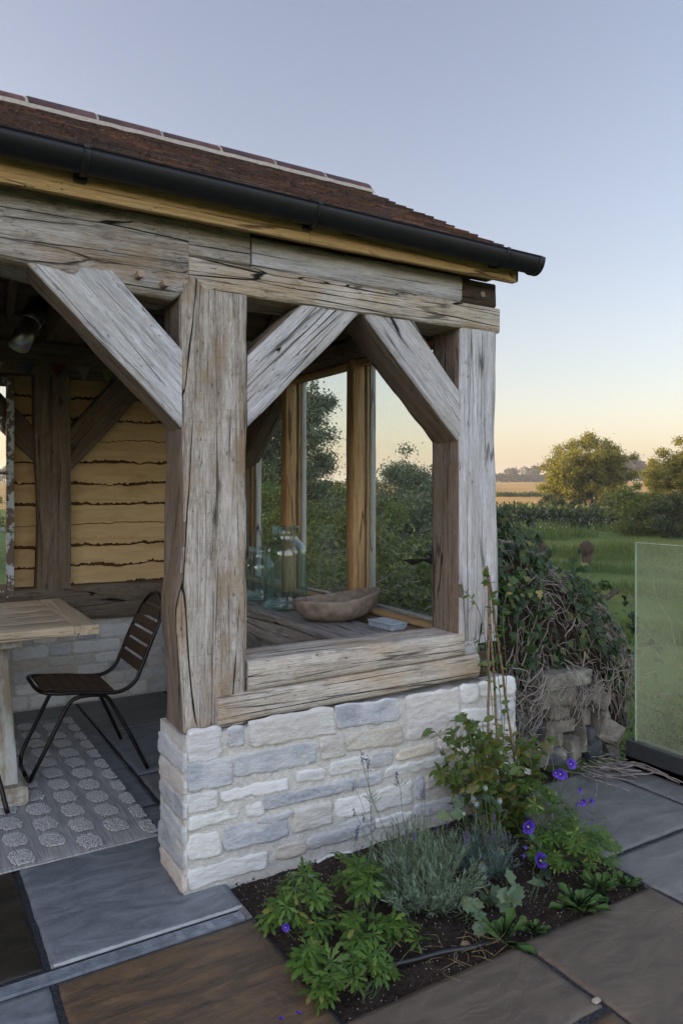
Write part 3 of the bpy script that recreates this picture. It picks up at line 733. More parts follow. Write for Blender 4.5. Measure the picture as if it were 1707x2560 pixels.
for i in range(16):
    x1=1.637-i*.332; x0=x1-.318
    n=10; pr=[]
    for k in range(n+1):
        a=math.pi*(k/n); pr.append((RY+.128*math.cos(a),RTOP-.040+.095*math.sin(a)**.9))
    vs=[];js=rt.uniform(-.004,.004)
    for x in (x0,x1):
        for (y,z) in pr: vs.append((x,y,z+js))
        for (y,z) in pr[::-1]: vs.append((x,RY+(y-RY)*.86,z-.013+js))
    m=2*(n+1); fs=[(k,(k+1)%m,m+(k+1)%m,m+k) for k in range(m)]+[tuple(range(m)),tuple(range(m,2*m))[::-1]]
    mb.add(vs,fs,0,True)
    pj=[(RY+.126*math.cos(math.pi*k/n),RTOP-.040+.093*math.sin(math.pi*k/n)**.9) for k in range(n+1)]
    vs=[(x,y,z) for x in (x0-.02,x0+.004) for y,z in pj]; mm.add(vs,[(k,k+1,n+1+k+1,n+1+k) for k in range(n)],0,True)
# bedding mortar under the ridge
for sgn in (1,-1):
    vs=[];N_=260
    for i in range(N_+1):
        x=-3.2+(1.637+3.2)*i/N_; w1=.004*noise.noise(Vector((x*14,1,0))); w2=.005*noise.noise(Vector((x*9,7,0)))
        for (yo,z) in ((.162+w2,RTOP-.052+w1),(.137+w2,RTOP-.020+w1*.6),(.10,RTOP+.0)):
            vs.append((x,RY-sgn*yo,z))
    mm.add(vs,[(i*3+k,i*3+k+1,i*3+k+4,i*3+k+3) for i in range(N_) for k in (0,1)],0,True)
mb.build('ridge_tiles',M['ridge'],roof); mm.build('ridge_mortar',M['mort_r'],roof)
# gable end boarding above the end plate
mb=MB(); mb.add([(1.44,.1,2.40),(1.44,2.7,2.40),(1.44,RY,RTOP-.03),(1.47,.1,2.40),(1.47,2.7,2.40),(1.47,RY,RTOP-.03)],[(0,1,2),(3,5,4),(0,3,4,1),(1,4,5,2),(2,5,3,0)],0,False)
mb.build('gable_boarding',M['fresh'],B)
mb=MB(); mb.add([(-2.95,.1,0),(-2.95,2.7,0),(-2.95,2.7,2.5),(-2.95,RY,RTOP-.03),(-2.95,.1,2.5),(-3.0,.1,0),(-3.0,2.7,0),(-3.0,2.7,2.5),(-3.0,RY,RTOP-.03),(-3.0,.1,2.5)],[(0,4,3,2,1),(5,6,7,8,9),(0,5,9,4),(4,9,8,3),(3,8,7,2),(2,7,6,1)],0,False)
mb.build('end_wall',M['fresh'],B)
# fascia
tbox('fascia_board',-3.2,.455,-.077,-.050,2.384,2.505,'x',M['fascia'],B,amp=.0008,bev=.002,chip=.001)
tbox('fascia_board',.458,1.522,-.075,-.050,2.384,2.505,'x',M['fascia'],B,amp=.0008,bev=.002,chip=.001)
tbox('soffit_board',-3.2,1.50,-.049,.10,2.424,2.436,'x',M['fresh'],B,amp=.0005,bev=.002,chip=.001,cell=.08)
# gutter
gf=lambda x:(x+.64)*.0105
gx0,gx1=-3.2,1.578; gy=-.133; gz=2.503; gr=.0525
def gprof(r,dz=0): 
    return [(gy+r*math.cos(math.pi+math.pi*k/14)*1.0, gz+dz+ (r*1.22)*math.sin(math.pi+math.pi*k/14)) for k in range(15)]
mb=MB()
def gut(x0,x1,r0,r1,mb,mi=0):
    o=gprof(r0); i=gprof(r1)[::-1]; pr=o+i; m=len(pr)
    vs=[(x,y,z-gf(x)) for x in (x0,x1) for y,z in pr]
    mb.add(vs,[(k,m+k,m+(k+1)%m,(k+1)%m) for k in range(m)]+[tuple(range(m))[::-1],tuple(range(m,2*m))],mi,True)
gut(gx0,gx1,gr,gr-.004,mb)
for s in (0,1): mb.tube([(gx0,gy-gr+.002,gz+.001-gf(gx0)),(gx1,gy-gr+.002,gz+.001-gf(gx1))],.004,6)
g=mb.build('gutter',M['gutter'],B)
mb=MB(); gut(gx1-.02,gx1+.012,gr+.005,gr-.001,mb)
pf=[(gx1+.012,y,z-gf(gx1)) for y,z in gprof(gr+.004)]; pb=[(gx1+.006,y,z-gf(gx1)) for y,z in gprof(gr+.004)]
mb.add(pf+pb,[tuple(range(15)),tuple(range(15,30))[::-1]],0,False)
mb.build('end_cap',M['gutter'],g)
for x in (-.385,.44,1.37,-1.2,-2.0):
    mb=MB(); gut(x-.011,x+.011,gr+.006,gr+.0005,mb)
    mb.bbox((x-.02,-.098,2.425),(x+.02,-.078,2.47),.003)
    mb.bbox((x-.009,gy-gr-.007,gz-.006-gf(x)),(x+.009,gy-gr+.002,gz+.006-gf(x)),.002)
    mb.build('gutter_bracket',M['gutter'],g)
# rear cladding boards with waney edges
def clad(x0,x1,y,z0,z1,n,seed,name='plank_cladding'):
    V=[];F=[];MI=[]; r=random.Random(seed)
    zs=[z0+(z1-z0)*i/n+ (r.uniform(-.012,.012) if 0<i<n else 0) for i in range(n+1)]
    nx=int((x1-x0)/.006)
    for b in range(n):
        za=zs[b]-.03; zb=zs[b+1]; A=len(V); amp=r.choice([.01,.014,.018,.006]); ph=r.uniform(0,90)
        for i in range(nx+1):
            x=x0+(x1-x0)*i/nx
            nn=noise.noise(Vector((x*3.2,ph,0)))*amp+noise.noise(Vector((x*14,ph,2)))*amp*.6+abs(noise.noise(Vector((x*42,ph,5))))*amp*.7
            e=za+.03+nn
            bk=max(.0012,(.013+.016*noise.noise(Vector((x*4,ph,9)))+.014*noise.noise(Vector((x*45,ph,3))))*(0 if b in (3,7) else 1))
            yo=y-.020
            V+= [(x,yo,e),(x,yo-.004,e+bk),(x,yo+.002,e+bk+.002),(x,yo+.012,zb+.02),(x,y,e-.002)]
        for i in range(nx):
            a=A+i*5; b2=a+5
            F.append((a,b2,b2+1,a+1));MI.append(1); F.append((a+1,b2+1,b2+2,a+2));MI.append(1)
            F.append((a+2,b2+2,b2+3,a+3));MI.append(0); F.append((a+4,b2+4,b2,a));MI.append(1)
    me=bpy.data.meshes.new(name); me.from_pydata(V,[],F); me.polygons.foreach_set('material_index',MI); me.update()
    return link(name,me,[M['clad'],M['bark']],B)
clad(-.26,1.30,2.74,.775,2.19,10,4)
mb=MB(); mb.box((-.26,2.745,.57),(1.32,2.78,2.2)); mb.box((-2.9,2.745,.57),(-1.25,2.78,2.2)); mb.box((-1.25,2.745,2.12),(-.26,2.78,2.2)); mb.box((-2.9,2.60,2.40),(1.46,2.70,2.56)); mb.build('rear_boarding',M['brown'],B)
# rear window: old peeling sash
win=empty('window',(0,0,0)); win.parent=B
tbox('window_frame',-.282,-.236,2.585,2.63,.752,2.16,'z',M['peel'],win,amp=.001,bev=.003,cell=.05)
tbox('window_frame',-1.2,-1.155,2.585,2.63,.752,2.16,'z',M['peel'],win,amp=.001,bev=.003,cell=.05)
tbox('window_frame',-1.155,-.283,2.587,2.628,.755,.835,'x',M['peel'],win,amp=.001,bev=.003,cell=.05)
tbox('window_frame',-1.155,-.283,2.587,2.628,2.10,2.158,'x',M['peel'],win,amp=.001,bev=.003,cell=.05)
for z in (1.178,1.536,1.87): tbox('glazing_bar',-1.155,-.283,2.595,2.62,z,z+.02,'x',M['peel'],win,amp=.0005,bev=.003,cell=.08)
for x in (-.57,-.86): tbox('glazing_bar',x,x+.018,2.597,2.618,.835,2.10,'z',M['peel'],win,amp=.0005,bev=.003,cell=.08)
mb=MB(); mb.box((-1.155,2.606,.835),(-.283,2.609,2.10)); mb.build('glass_pane',M['pane'],win)
tbox('window_casing',-.262,-.236,2.66,2.74,.57,2.18,'z',M['fresh'],B,cell=.08)
# end wall glazing: four bays between oak mullions
ws=[(.246,1.007),(1.09,1.844),(1.927,2.62)]
for i,(ya,yb) in enumerate(ws):
    wn=empty('window',(0,0,0)); wn.parent=B
    z0,z1=.757,2.18
    if i<2:
        tbox('mullion',1.33,1.408,yb,yb+.078,z0,z1,'z',M['fresh'],wn,amp=.0015,bev=.003,cell=.04)
        tbox('mullion',1.4085,1.424,yb+.008,yb+.070,z0,z1,'z',M['brown'],wn,amp=.0005,bev=.002,cell=.08)
        tbox('glazing_bead',1.4245,1.442,yb+.001,yb+.077,z0,z1,'z',M['fresh'],wn,amp=.0008,bev=.003,cell=.06)
        tbox('cover_strip',1.4445,1.482,yb-.006,yb+.084,z0,z1+.02,'z',M['greyed'],wn,amp=.0008,bev=.004,cell=.06)
    else:
        tbox('glazing_bead',1.4245,1.442,yb-.02,yb+.06,z0,z1,'z',M['fresh'],wn,amp=.0008,bev=.003,cell=.06)
        tbox('cover_strip',1.4445,1.49,yb-.05,yb+.084,z0,z1+.02,'z',M['greyed'],wn,amp=.0008,bev=.004,cell=.06)
    e=0 if i==0 else .006
    tbox('window_frame',1.345,1.428,ya+e,yb-.002,.757,.778,'y',M['fresh'],wn,amp=.001,bev=.003,cell=.06)
    tbox('window_frame',1.44,1.475,ya+e,yb-.006,.752,.790,'y',M['greyed'],wn,amp=.001,bev=.003,cell=.06)
    tbox('window_frame',1.36,1.44,ya+e,yb-.002,2.15,2.182,'y',M['fresh'],wn,amp=.001,bev=.003,cell=.06)
    mb=MB(); mb.box((1.430,ya,.779),(1.436,yb+.01,2.149)); mb.build('glass_pane',M['pane'],wn)
def at(u,v,y):
    """point at depth plane y for a position read off the photograph (full size pixels)"""
    d=FW+RT*((u-853.5)/1845)+Vector((0,0,(1220-v)/1845)); t=(y-CAM.y)/d.y; return CAM+d*t
# ---------------------------------------------------------------- terrace: stone flags, joints, drain
def flag(mb,x0,x1,y0,y1,mi,seed,th=.035,holes=None):
    nx=max(4,int((x1-x0)/.02)); ny=max(4,int((y1-y0)/.02)); b=[]
    def e(t,s): return noise.noise(Vector((t*9,s,seed)))*.004+noise.noise(Vector((t*33,s,seed)))*.0025
    vs=[]
    for j in range(ny+1):
        for i in range(nx+1):
            u=i/nx;v=j/ny; x=x0+(x1-x0)*u; y=y0+(y1-y0)*v
            if i==0: x+=e(y,1)
            if i==nx: x+=e(y,2)
            if j==0: y+=e(x,3)
            if j==ny: y+=e(x,4)
            z=noise.noise(Vector((x*3,y*3,seed)))*.0022
            if i in(0,nx) or j in(0,ny): z-=.004
            vs.append((x,y,z))
    W=nx+1
    fs=[(j*W+i,j*W+i+1,(j+1)*W+i+1,(j+1)*W+i) for j in range(ny) for i in range(nx)]
    rim=[i for i in range(W)]+[j*W+nx for j in range(1,ny+1)]+[ny*W+i for i in range(nx-1,-1,-1)]+[j*W for j in range(ny-1,0,-1)]
    o=len(vs); vs+=[(vs[k][0],vs[k][1],-th) for k in rim]; n=len(rim)
    mb.add(vs,fs,mi,True)
    b0=len(mb.v)-len(vs)
    for k in range(n):
        mb.f.append([b0+rim[k],b0+o+k,b0+o+(k+1)%n,b0+rim[(k+1)%n]]); mb.m.append(mi); mb.sm.append(False)
mb=MB()
FL=[(-.485,.145,-.168,.80,0),(-1.35,-.507,-.166,.80,4),(-.485,.142,-1.15,-.252,2),(-1.4,-.507,-1.1,-.252,0),
 (.160,.803,-1.142,-.822,3),(.822,1.455,-1.42,-.816,3),(-.2,.81,-1.85,-1.165,2),(1.472,2.35,-1.3,-.607,1),
 (1.485,2.195,-.588,.05,1),(2.215,2.40,-.9,.05,1),(1.472,2.9,-2.2,-1.32,1),(.83,1.455,-2.2,-1.44,3),(-1.4,-.215,-1.9,-1.17,0),
 (-.485,.145,.82,1.95,0),(-1.35,-.507,.82,1.95,3),(.165,1.31,.28,1.18,1),(.165,1.31,1.20,1.945,0),(.165,.75,1.962,2.64,1),(.77,1.31,1.962,2.64,0),(-.6,.148,1.962,2.64,1),(-2.9,-1.37,-1.1,1.2,0),(-2.9,-.62,1.962,2.64,0),(-2.9,-1.37,1.22,1.95,1)]
for i,(a,b,c,d,m) in enumerate(FL): flag(mb,a,b,c,d,m,i*3.1)
tag(mb.build('paving',[M['slate'],M['slate2'],M['brownst'],M['brownst2'],M['darkst']]),kind='structure')
mb=MB()
for (x0,x1,y0,y1) in ((-3.3,.15,-2.3,2.65),(.15,3.2,-2.5,-.82),(1.47,2.46,-.82,.06),(.15,1.32,.26,2.65)):
    mb.box((x0,y0,-.3),(x1,y1,-.0075))
tag(mb.build('paving_joint',M['grit']),kind='structure')
# riven pale edge of the grey flag above the drain, drain grate
gr_=empty('drain_grate',(-.6,-.215,0),0,'slotted grey metal channel drain set in the paving in front of the plinth','drain')
mb=MB(); gx=-.9-.6
xs=.112+.6
def loc(x,y): return (x+.6,y+.215)
X=.112
mb=MB()
ya,yb=-.2425,-.1935
mb.box((*loc(-1.4,ya),-.02),(*loc(.118,ya+.005),.002)); mb.box((*loc(-1.4,yb-.005),-.02),(*loc(.118,yb),.002))
xr=.118
while xr>-1.4:
    mb.box((*loc(xr-.024,ya+.005),-.02),(*loc(xr,yb-.005),.0017))
    for k in range(3):
        y=ya+.0125+k*.012; mb.box((*loc(xr-.104,y-.0032),-.02),(*loc(xr-.024,y+.0032),.001))
    xr-=.104
mb.build('grate',M['grate'],gr_)
M['shadow']=simple('channel_slot_shade',(.004,.004,.004),1,0,.1,9,0)  # near-black colour painted in for the shade inside the drain slots
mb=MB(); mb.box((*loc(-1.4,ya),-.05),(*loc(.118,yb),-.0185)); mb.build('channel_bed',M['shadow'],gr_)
mb=MB(); mb.bbox((.121,-.243,-.03),(.145,-.172,.001),.003)
tag(mb.build('paving_edging',M['slate2']),kind='structure')
# flower bed soil
nx,ny=110,70; mb=MB(); vs=[]
for j in range(ny+1):
    for i in range(nx+1):
        x=.13+1.9*i/nx; y=-.835+1.4*j/ny
        z=-.022+noise.noise(Vector((x*9,y*9,1)))*.012+noise.noise(Vector((x*40,y*40,2)))*.007+.012*math.sin(min(1,max(0,(y+.83)/.8))*math.pi)
        if j==0 or i==0: z-=.02
        if x>1.49 : z-=.035*min(1,(x-1.49)/.03)*(1 if y<.05 else .2)
        vs.append((x,y,z))
mb.add(vs,[(j*(nx+1)+i,j*(nx+1)+i+1,(j+1)*(nx+1)+i+1,(j+1)*(nx+1)+i) for j in range(ny) for i in range(nx)])
tag(mb.build('soil',M['soil']),kind='structure')
r=np.random.RandomState(4); n=1500
P=np.stack([r.uniform(.16,1.5,n),r.uniform(-.81,0,n),np.full(n,-.008)],1)
P[:,2]=[-.022+noise.noise(Vector((x*9,y*9,1)))*.012+.012*math.sin(min(1,max(0,(y+.83)/.8))*math.pi)+.003 for x,y,_ in P]
tet=(np.array([(0,0,.6),(.5,0,-.2),(-.3,.45,-.2),(-.3,-.45,-.2)]),np.array([(0,1,2),(0,2,3),(0,3,1),(1,3,2)]))
V,T=scatter(*tet,P,r.randn(n,3),r.randn(n,3),r.uniform(.002,.0055,n))
tag(tri_mesh('gravel',V,T,M['perlite']),'pale grit specks scattered over the dark soil','grit',kind='stuff')
V,T=scatter(*tet,np.stack([r.uniform(.16,1.5,900),r.uniform(-.82,0,900),np.full(900,-.012)],1),r.randn(900,3),r.randn(900,3),r.uniform(.005,.014,900))
tag(tri_mesh('soil_clods',V,T,M['soil']),'crumbly dark clods of soil in the flower bed','soil',kind='stuff')
mb=MB(); vs=[]; nn_=160
for i in range(nn_+1):
    x=-.478+.618*i/nn_; a=.004+.006*abs(noise.noise(Vector((x*11,3,0))))+.004*noise.noise(Vector((x*37,5,0)))
    vs+= [(x,-.1695,-.006),(x,-.167,-.0005),(x,-.167+max(.002,a),.0016),(x,-.165+max(.003,a)+.001,-.001)]
mb.add(vs,[(i*4+k,i*4+4+k,i*4+5+k,i*4+1+k) for i in range(nn_) for k in range(3)],0,True)
tag(mb.build('paving_chipped_edge',M['chip']),kind='structure')
# irrigation hose
mb=MB(); pts=[Vector(p) for p in ((.18,-.46,-.01),(.235,-.60,.006),(.33,-.67,.0),(.45,-.71,.004),(.56,-.738,.010),(.66,-.768,.010),(.76,-.76,.0),(.9,-.72,-.02))]
def smooth(pts,k=6):
    out=[]
    for i in range(len(pts)-1):
        p0=pts[max(i-1,0)];p1=pts[i];p2=pts[i+1];p3=pts[min(i+2,len(pts)-1)]
        for j in range(k):
            t=j/k; out.append(.5*((2*p1)+(p2-p0)*t+(2*p0-5*p1+4*p2-p3)*t*t+(3*p1-p0-3*p2+p3)*t**3))
    return out+[pts[-1]]
mb.tube(smooth(pts),.0085,10); tag(mb.build('irrigation_hose',M['hose']),'black irrigation hose lying on the soil of the flower bed','hose')
# ---------------------------------------------------------------- rug
ru=empty('rug',(-.6,1.4,0),0,'flat woven grey rug with rows of raised woolly tufts, under the table','rug')
mb=MB(); x0,x1,y0,y1=-1.7,.057,.490,2.345; nx,ny=88,92; vs=[]
for j in range(ny+1):
    for i in range(nx+1):
        x=x0+(x1-x0)*i/nx;y=y0+(y1-y0)*j/ny
        if i in(0,nx): x+=noise.noise(Vector((y*5,3,0)))*.008
        if j in(0,ny): y+=noise.noise(Vector((x*7,9,0)))*.006
        z=.007+noise.noise(Vector((x*4,y*4,4)))*.002+(0.001*(j%2))
        if i in(0,nx) or j in(0,ny): z=.001
        vs.append((x+.6,y-1.4,z))
W=nx+1; mb.add(vs,[(j*W+i,j*W+i+1,(j+1)*W+i+1,(j+1)*W+i) for j in range(ny) for i in range(nx)])
mb.tube([(x+.6,y0-1.4+noise.noise(Vector((x*7,9,0)))*.006,.005) for x in np.linspace(x0,x1,120)],.0042,6)
mb.build('weave',M['rug'],ru)
r=np.random.RandomState(2); P=[];
ico=(np.array([(0,0,1),(.89,0,.45),(.28,.85,.45),(-.72,.53,.45),(-.72,-.53,.45),(.28,-.85,.45),(.72,.53,-.45),(-.28,.85,-.45),(-.89,0,-.45),(-.28,-.85,-.45),(.72,-.53,-.45)])*.5,np.array([(0,1,2),(0,2,3),(0,3,4),(0,4,5),(0,5,1),(1,6,2),(2,7,3),(3,8,4),(4,9,5),(5,10,1),(2,6,7),(3,7,8),(4,8,9),(5,9,10),(1,10,6)]))
cnt=0
for k in range(-9,1):
    cx=.045+k*.1285
    yy=(.575 if k%2==0 else .655)
    if k%2==0: yy=.565
    while yy<2.28:
        if cx<-1.0: break
        for a in range(12):
            for b in range(12):
                px=(a-5.5)/5.5*.040; py=(b-5.5)/5.5*.058
                if (abs(px)/.042)**3.2+(abs(py)/.062)**3.2>1.02: continue
                X_=cx+px+(py)*-.12+r.normal(0,.0014)
                if X_>.052: continue
                P.append((X_+.6,yy+py+r.normal(0,.0016)-1.4,.0135+r.normal(0,.0008)+.002*(1-(px/.04)**2)))
        yy+=.167
P=np.array(P); V,T=scatter(*ico,P,np.tile([0,1,0],(len(P),1))+r.randn(len(P),3)*.3,np.tile([0,0,1],(len(P),1))+r.randn(len(P),3)*.3,r.uniform(.0085,.0125,len(P)))
tag(tri_mesh('tufts',V,T,M['tuft'],ru,smooth=True),kind='stuff')
# ---------------------------------------------------------------- table
tb=empty('dining_table',(-.6,1.87,0),0,'pale oak trestle table with breadboard end standing on the rug','table')
def inl(o,parent): 
    o.location=o.location-parent.location; return o
for i,(a,b) in enumerate(((1.352,1.55),(1.552,1.76),(1.762,1.95),(1.952,2.17),(2.172,2.398))):
    inl(tbox('tabletop_board',-1.45,-.116,a,b,.703+.0005*(i%2),.75-.0006*(i%3),'x',M['table'],tb,amp=.0008,bev=.003,chip=.001,cell=.05),tb)
inl(tbox('breadboard_end',-.1145,.007,1.350,2.40,.7025,.7505,'y',M['table'],tb,amp=.0008,bev=.004,chip=.001,cell=.05),tb)
for dx in (0,-.95):
    inl(timber('trestle_leg',[(-.485+dx,1.12,.098),(-.405+dx,1.12,.098),(-.405+dx,1.22,.098),(-.485+dx,1.22,.098)],[(-.485+dx,1.52,.66),(-.405+dx,1.52,.66),(-.405+dx,1.62,.66),(-.485+dx,1.62,.66)],M['wash'],tb,amp=.002,bev=.005),tb)
    inl(timber('trestle_leg',[(-.485+dx,2.5,.098),(-.405+dx,2.5,.098),(-.405+dx,2.4,.098),(-.485+dx,2.4,.098)],[(-.485+dx,2.22,.66),(-.405+dx,2.22,.66),(-.405+dx,2.12,.66),(-.485+dx,2.12,.66)],M['wash'],tb,amp=.002,bev=.005),tb)
    inl(tbox('trestle_foot',-.53+dx,-.372+dx,1.075,1.30,.012,.097,'y',M['wash'],tb,amp=.002,bev=.012,chip=.004),tb)
    inl(tbox('trestle_foot',-.53+dx,-.372+dx,2.34,2.54,.012,.097,'y',M['wash'],tb,amp=.002,bev=.012,chip=.004),tb)
    inl(tbox('top_rail',-.50+dx,-.35+dx,1.42,2.32,.66,.7015,'y',M['wash'],tb,amp=.001,bev=.004,cell=.06),tb)
inl(tbox('stretcher',-1.36,-.486,1.82,1.90,.40,.47,'x',M['wash'],tb,amp=.001,cell=.06),tb)
# ---------------------------------------------------------------- chairs
def chair(label,loc,rz,group):
    c=empty('slatted_chair',loc,rz,label,'chair',group)
    o=Vector((-.03,1.46,0))
    N_=lambda pts:[Vector(p)-o for p in pts]
    yn,yf=1.265,1.665
    near=[(-.30,yn+.09,.462),(-.275,yn+.02,.452),(-.215,yn,.442),(-.10,yn,.430),(.02,yn,.412),(.10,yn-.002,.412),(.165,yn-.002,.450),(.20,yn,.52),(.245,yn,.63),(.295,yn+.01,.74),(.325,yn+.06,.82),(.338,yn+.13,.858)]
    far=[(x,yn+yf-y,z) for x,y,z in near][::-1]
    loop=[(-.303,1.465,.465)]+near+[(.341,1.465,.872)]+far+[(-.303,1.465,.465)]
    mb=MB(); mb.tube(smooth(N_(loop),5),.0105,8); mb.build('seat_frame',M['blackmetal'],c)
    # front leg hoop with floor bar, rear legs
    for s,yy in ((0,yn),(1,yf)):
        k=1 if s==0 else -1
        pts=[(-.335,yy+.12*k,.014),(-.33,yy+.05*k,.020),(-.315,yy+.02*k,.07),(-.24,yy+.012*k,.22),(-.165,yy+.012*k,.365),(-.115,yy+.012*k,.405),(-.02,yy+.012*k,.405),(.03,yy+.012*k,.385),(.07,yy+.01*k,.32),(.13,yy-.02*k,.20),(.215,yy-.06*k,.012)]
        mb=MB(); mb.tube(smooth(N_(pts),5),.0105,8); mb.build('leg',M['blackmetal'],c)
    mb=MB(); mb.tube(N_([(-.335,yn+.12,.014),(-.335,yf-.12,.014)]),.0105,8); mb.build('floor_bar',M['blackmetal'],c)
    for i in range(6):
        xa=-.275+i*.058; mb=MB(); z=.450-.0075*i
        ins=.05 if i==0 else .004
        mb.bbox(tuple(Vector((xa,yn+ins,z-.005))-o),tuple(Vector((xa+.052,yf-ins,z+.006))-o),.002); mb.build('seat_slat',M['slat'],c)
    for i in range(6):
        t=i/5; z=.50+.062*i; x=.187+(z-.50)*.455
        a=Vector((x,0,z)); b=Vector((x+.022,0,z+.050)); nrm_=Vector((-.9,0,.4))*.006; ins=.006 if i<5 else .05
        vs=[Vector((p.x,y,p.z))+q*s for p in (a,b) for y in (yn+ins,yf-ins) for s,q in ((0,nrm_),(1,nrm_))]
        mb=MB(); mb.add([v-o for v in vs],[(0,1,3,2),(4,6,7,5),(0,4,5,1),(2,3,7,6),(0,2,6,4),(1,5,7,3)],0,False); mb.build('back_slat',M['slat'],c)
    return c
chair('dark slatted metal chair facing the table end, its curved back beside the left post',(-.03,1.46,.004),0,'slatted metal chairs')
c2=chair('slatted metal chair at the near side of the table, only one leg tube in view',(-.731,1.245,.006),R_(-90),'slatted metal chairs')
# ---------------------------------------------------------------- bench with jars and bowl
bn=empty('workbench',(1.08,1.4,0),0,'weathered grey plank workbench below the end windows','bench')
xs=[.905,1.008,1.113,1.238]
for i in range(3):
    e=(0,.015,-.02)[i]
    inl(tbox('plank',xs[i],xs[i+1]-.006,.38+e,2.50,.708,.740-.0008*i,'y',M['bench'],bn,amp=.0025,bev=.004,chip=.008),bn)
inl(tbox('apron',.915,.955,.36,2.50,.58,.706,'y',M['bench'],bn,amp=.003,bev=.006),bn)
inl(tbox('apron',1.185,1.22,.36,2.50,.60,.706,'y',M['bench'],bn,amp=.003,bev=.006),bn)
for x in (.96,1.11):
    for y in (.45,2.35): inl(tbox('leg',x,x+.07,y,y+.07,0,.706,'z',M['bench'],bn,amp=.002,cell=.05),bn)
def jar(name,loc,r,h,rn,hn,label,mat):
    mb=MB(); t=.0045
    out=[(.0,0),(r*.80,0),(r*.95,.006),(r,.022),(r,.05),(r,h-hn-r*.62),(r*.985,h-hn-r*.45),(r*.93,h-hn-r*.26),(r*.80,h-hn-r*.10),(rn*1.12,h-hn-r*.01),(rn,h-hn+.012),(rn,h-.012),(rn+.006,h-.008),(rn+.007,h-.003),(rn+.002,h)]
    inn=[(rn-t,h-.001),(rn-t,h-hn+.012),(rn*1.12-t,h-hn-r*.01-t),(r*.80-t,h-hn-r*.10-t),(r*.93-t,h-hn-r*.26-t),(r*.985-t,h-hn-r*.45),(r-t,h-hn-r*.62),(r-t,.05),(r-t*1.5,.026),(r*.9-t,.016),(r*.4,.018),(0.0,.030)]
    mb.lathe(out+inn,40)
    o=mb.build(name,mat,None); o.location=loc
    import bmesh
    bm=bmesh.new(); bm.from_mesh(o.data); bmesh.ops.remove_doubles(bm,verts=bm.verts,dist=1e-5); bmesh.ops.recalc_face_normals(bm,faces=bm.faces); bm.to_mesh(o.data); bm.free()
    return tag(o,label,'jar','glass jars on the bench')
jar('glass_jar',(1.075,1.352,.7405),.128,.485,.077,.085,'largest pale aqua glass jar with wide neck, right behind the wooden bowl',M['jar'])
jar('glass_jar',(1.09,1.745,.7405),.098,.335,.066,.07,'smaller aqua glass jar with short neck, left of the largest jar',M['jar'])
M['enamel']=simple('white_enamel',(.62,.66,.68),.25,0,.1,12)
jg=empty('white_jug',(1.04,2.16,.7405),0,'white rounded jug half hidden by the left post, behind the jars','jug')
mb=MB(); mb.lathe([(0,0),(.06,0),(.075,.02),(.085,.12),(.082,.24),(.07,.33),(.05,.39),(.042,.42),(.047,.44),(.043,.44),(.038,.42),(.0,.40)],28); mb.build('body',M['enamel'],jg)
mb=MB(); mb.tube(smooth([Vector(p) for p in ((.045,0,.41),(.09,0,.42),(.125,0,.34),(.115,0,.24),(.08,0,.2))],5),.007,8); mb.build('handle',M['enamel'],jg)
# dough bowl
mb=MB(); nu,nv=48,12; A_,B_,H_=.242,.150,.145; vs=[]
def bowlp(th,t,off):
    c,s=math.cos(th),math.sin(th)
    pr=(abs(c)**1.35)*math.copysign(1,c),(abs(s)**.95)*math.copysign(1,s)
    rr=(1-(1-t)**2.0)**.62 if t>0 else 0
    a=A_-off;b=B_-off
    zr=H_*(.86+.14*c*c+ (.05*c))
    return (a*rr*pr[0],b*rr*pr[1]*(1+.05*c),off+(zr-off)*t**1.55)
for off in (0,.012):
    for j in range(nv+1):
        for i in range(nu): 
            p=Vector(bowlp(2*math.pi*i/nu,j/nv,off)); p+=Vector((1,1,1))*noise.noise(p*14)*.004; 
            if off: p.z=min(p.z,10)
            vs.append(p)
n1=(nv+1)*nu; fs=[]
for j in range(nv):
    for i in range(nu):
        a=j*nu+i;b=j*nu+(i+1)%nu; fs.append((a,b,b+nu,a+nu)); fs.append((n1+a,n1+a+nu,n1+b+nu,n1+b))
for i in range(nu): a=nv*nu+i;b=nv*nu+(i+1)%nu; fs.append((a,b,n1+b,n1+a))
mb.add(vs,fs); bo=mb.build('wooden_bowl',M['bowl']); bo.location=(1.145,.865,.738); bo.rotation_euler=(0,R_(-3),R_(-12))
tag(bo,'carved brown oval wooden bowl standing on the grey plank bench','bowl')
bx=empty('pale_box',(1.245,.55,.7405),R_(4),'small pale blue-grey box lying on the bench edge behind the sill','box')
mb=MB(); mb.bbox((-.05,-.095,0),(.055,.095,.026),.004); mb.build('body',M['whitebox'],bx)
mb=MB(); mb.bbox((-.052,-.097,.0265),(.057,.097,.036),.003); mb.build('lid',M['whitebox'],bx)
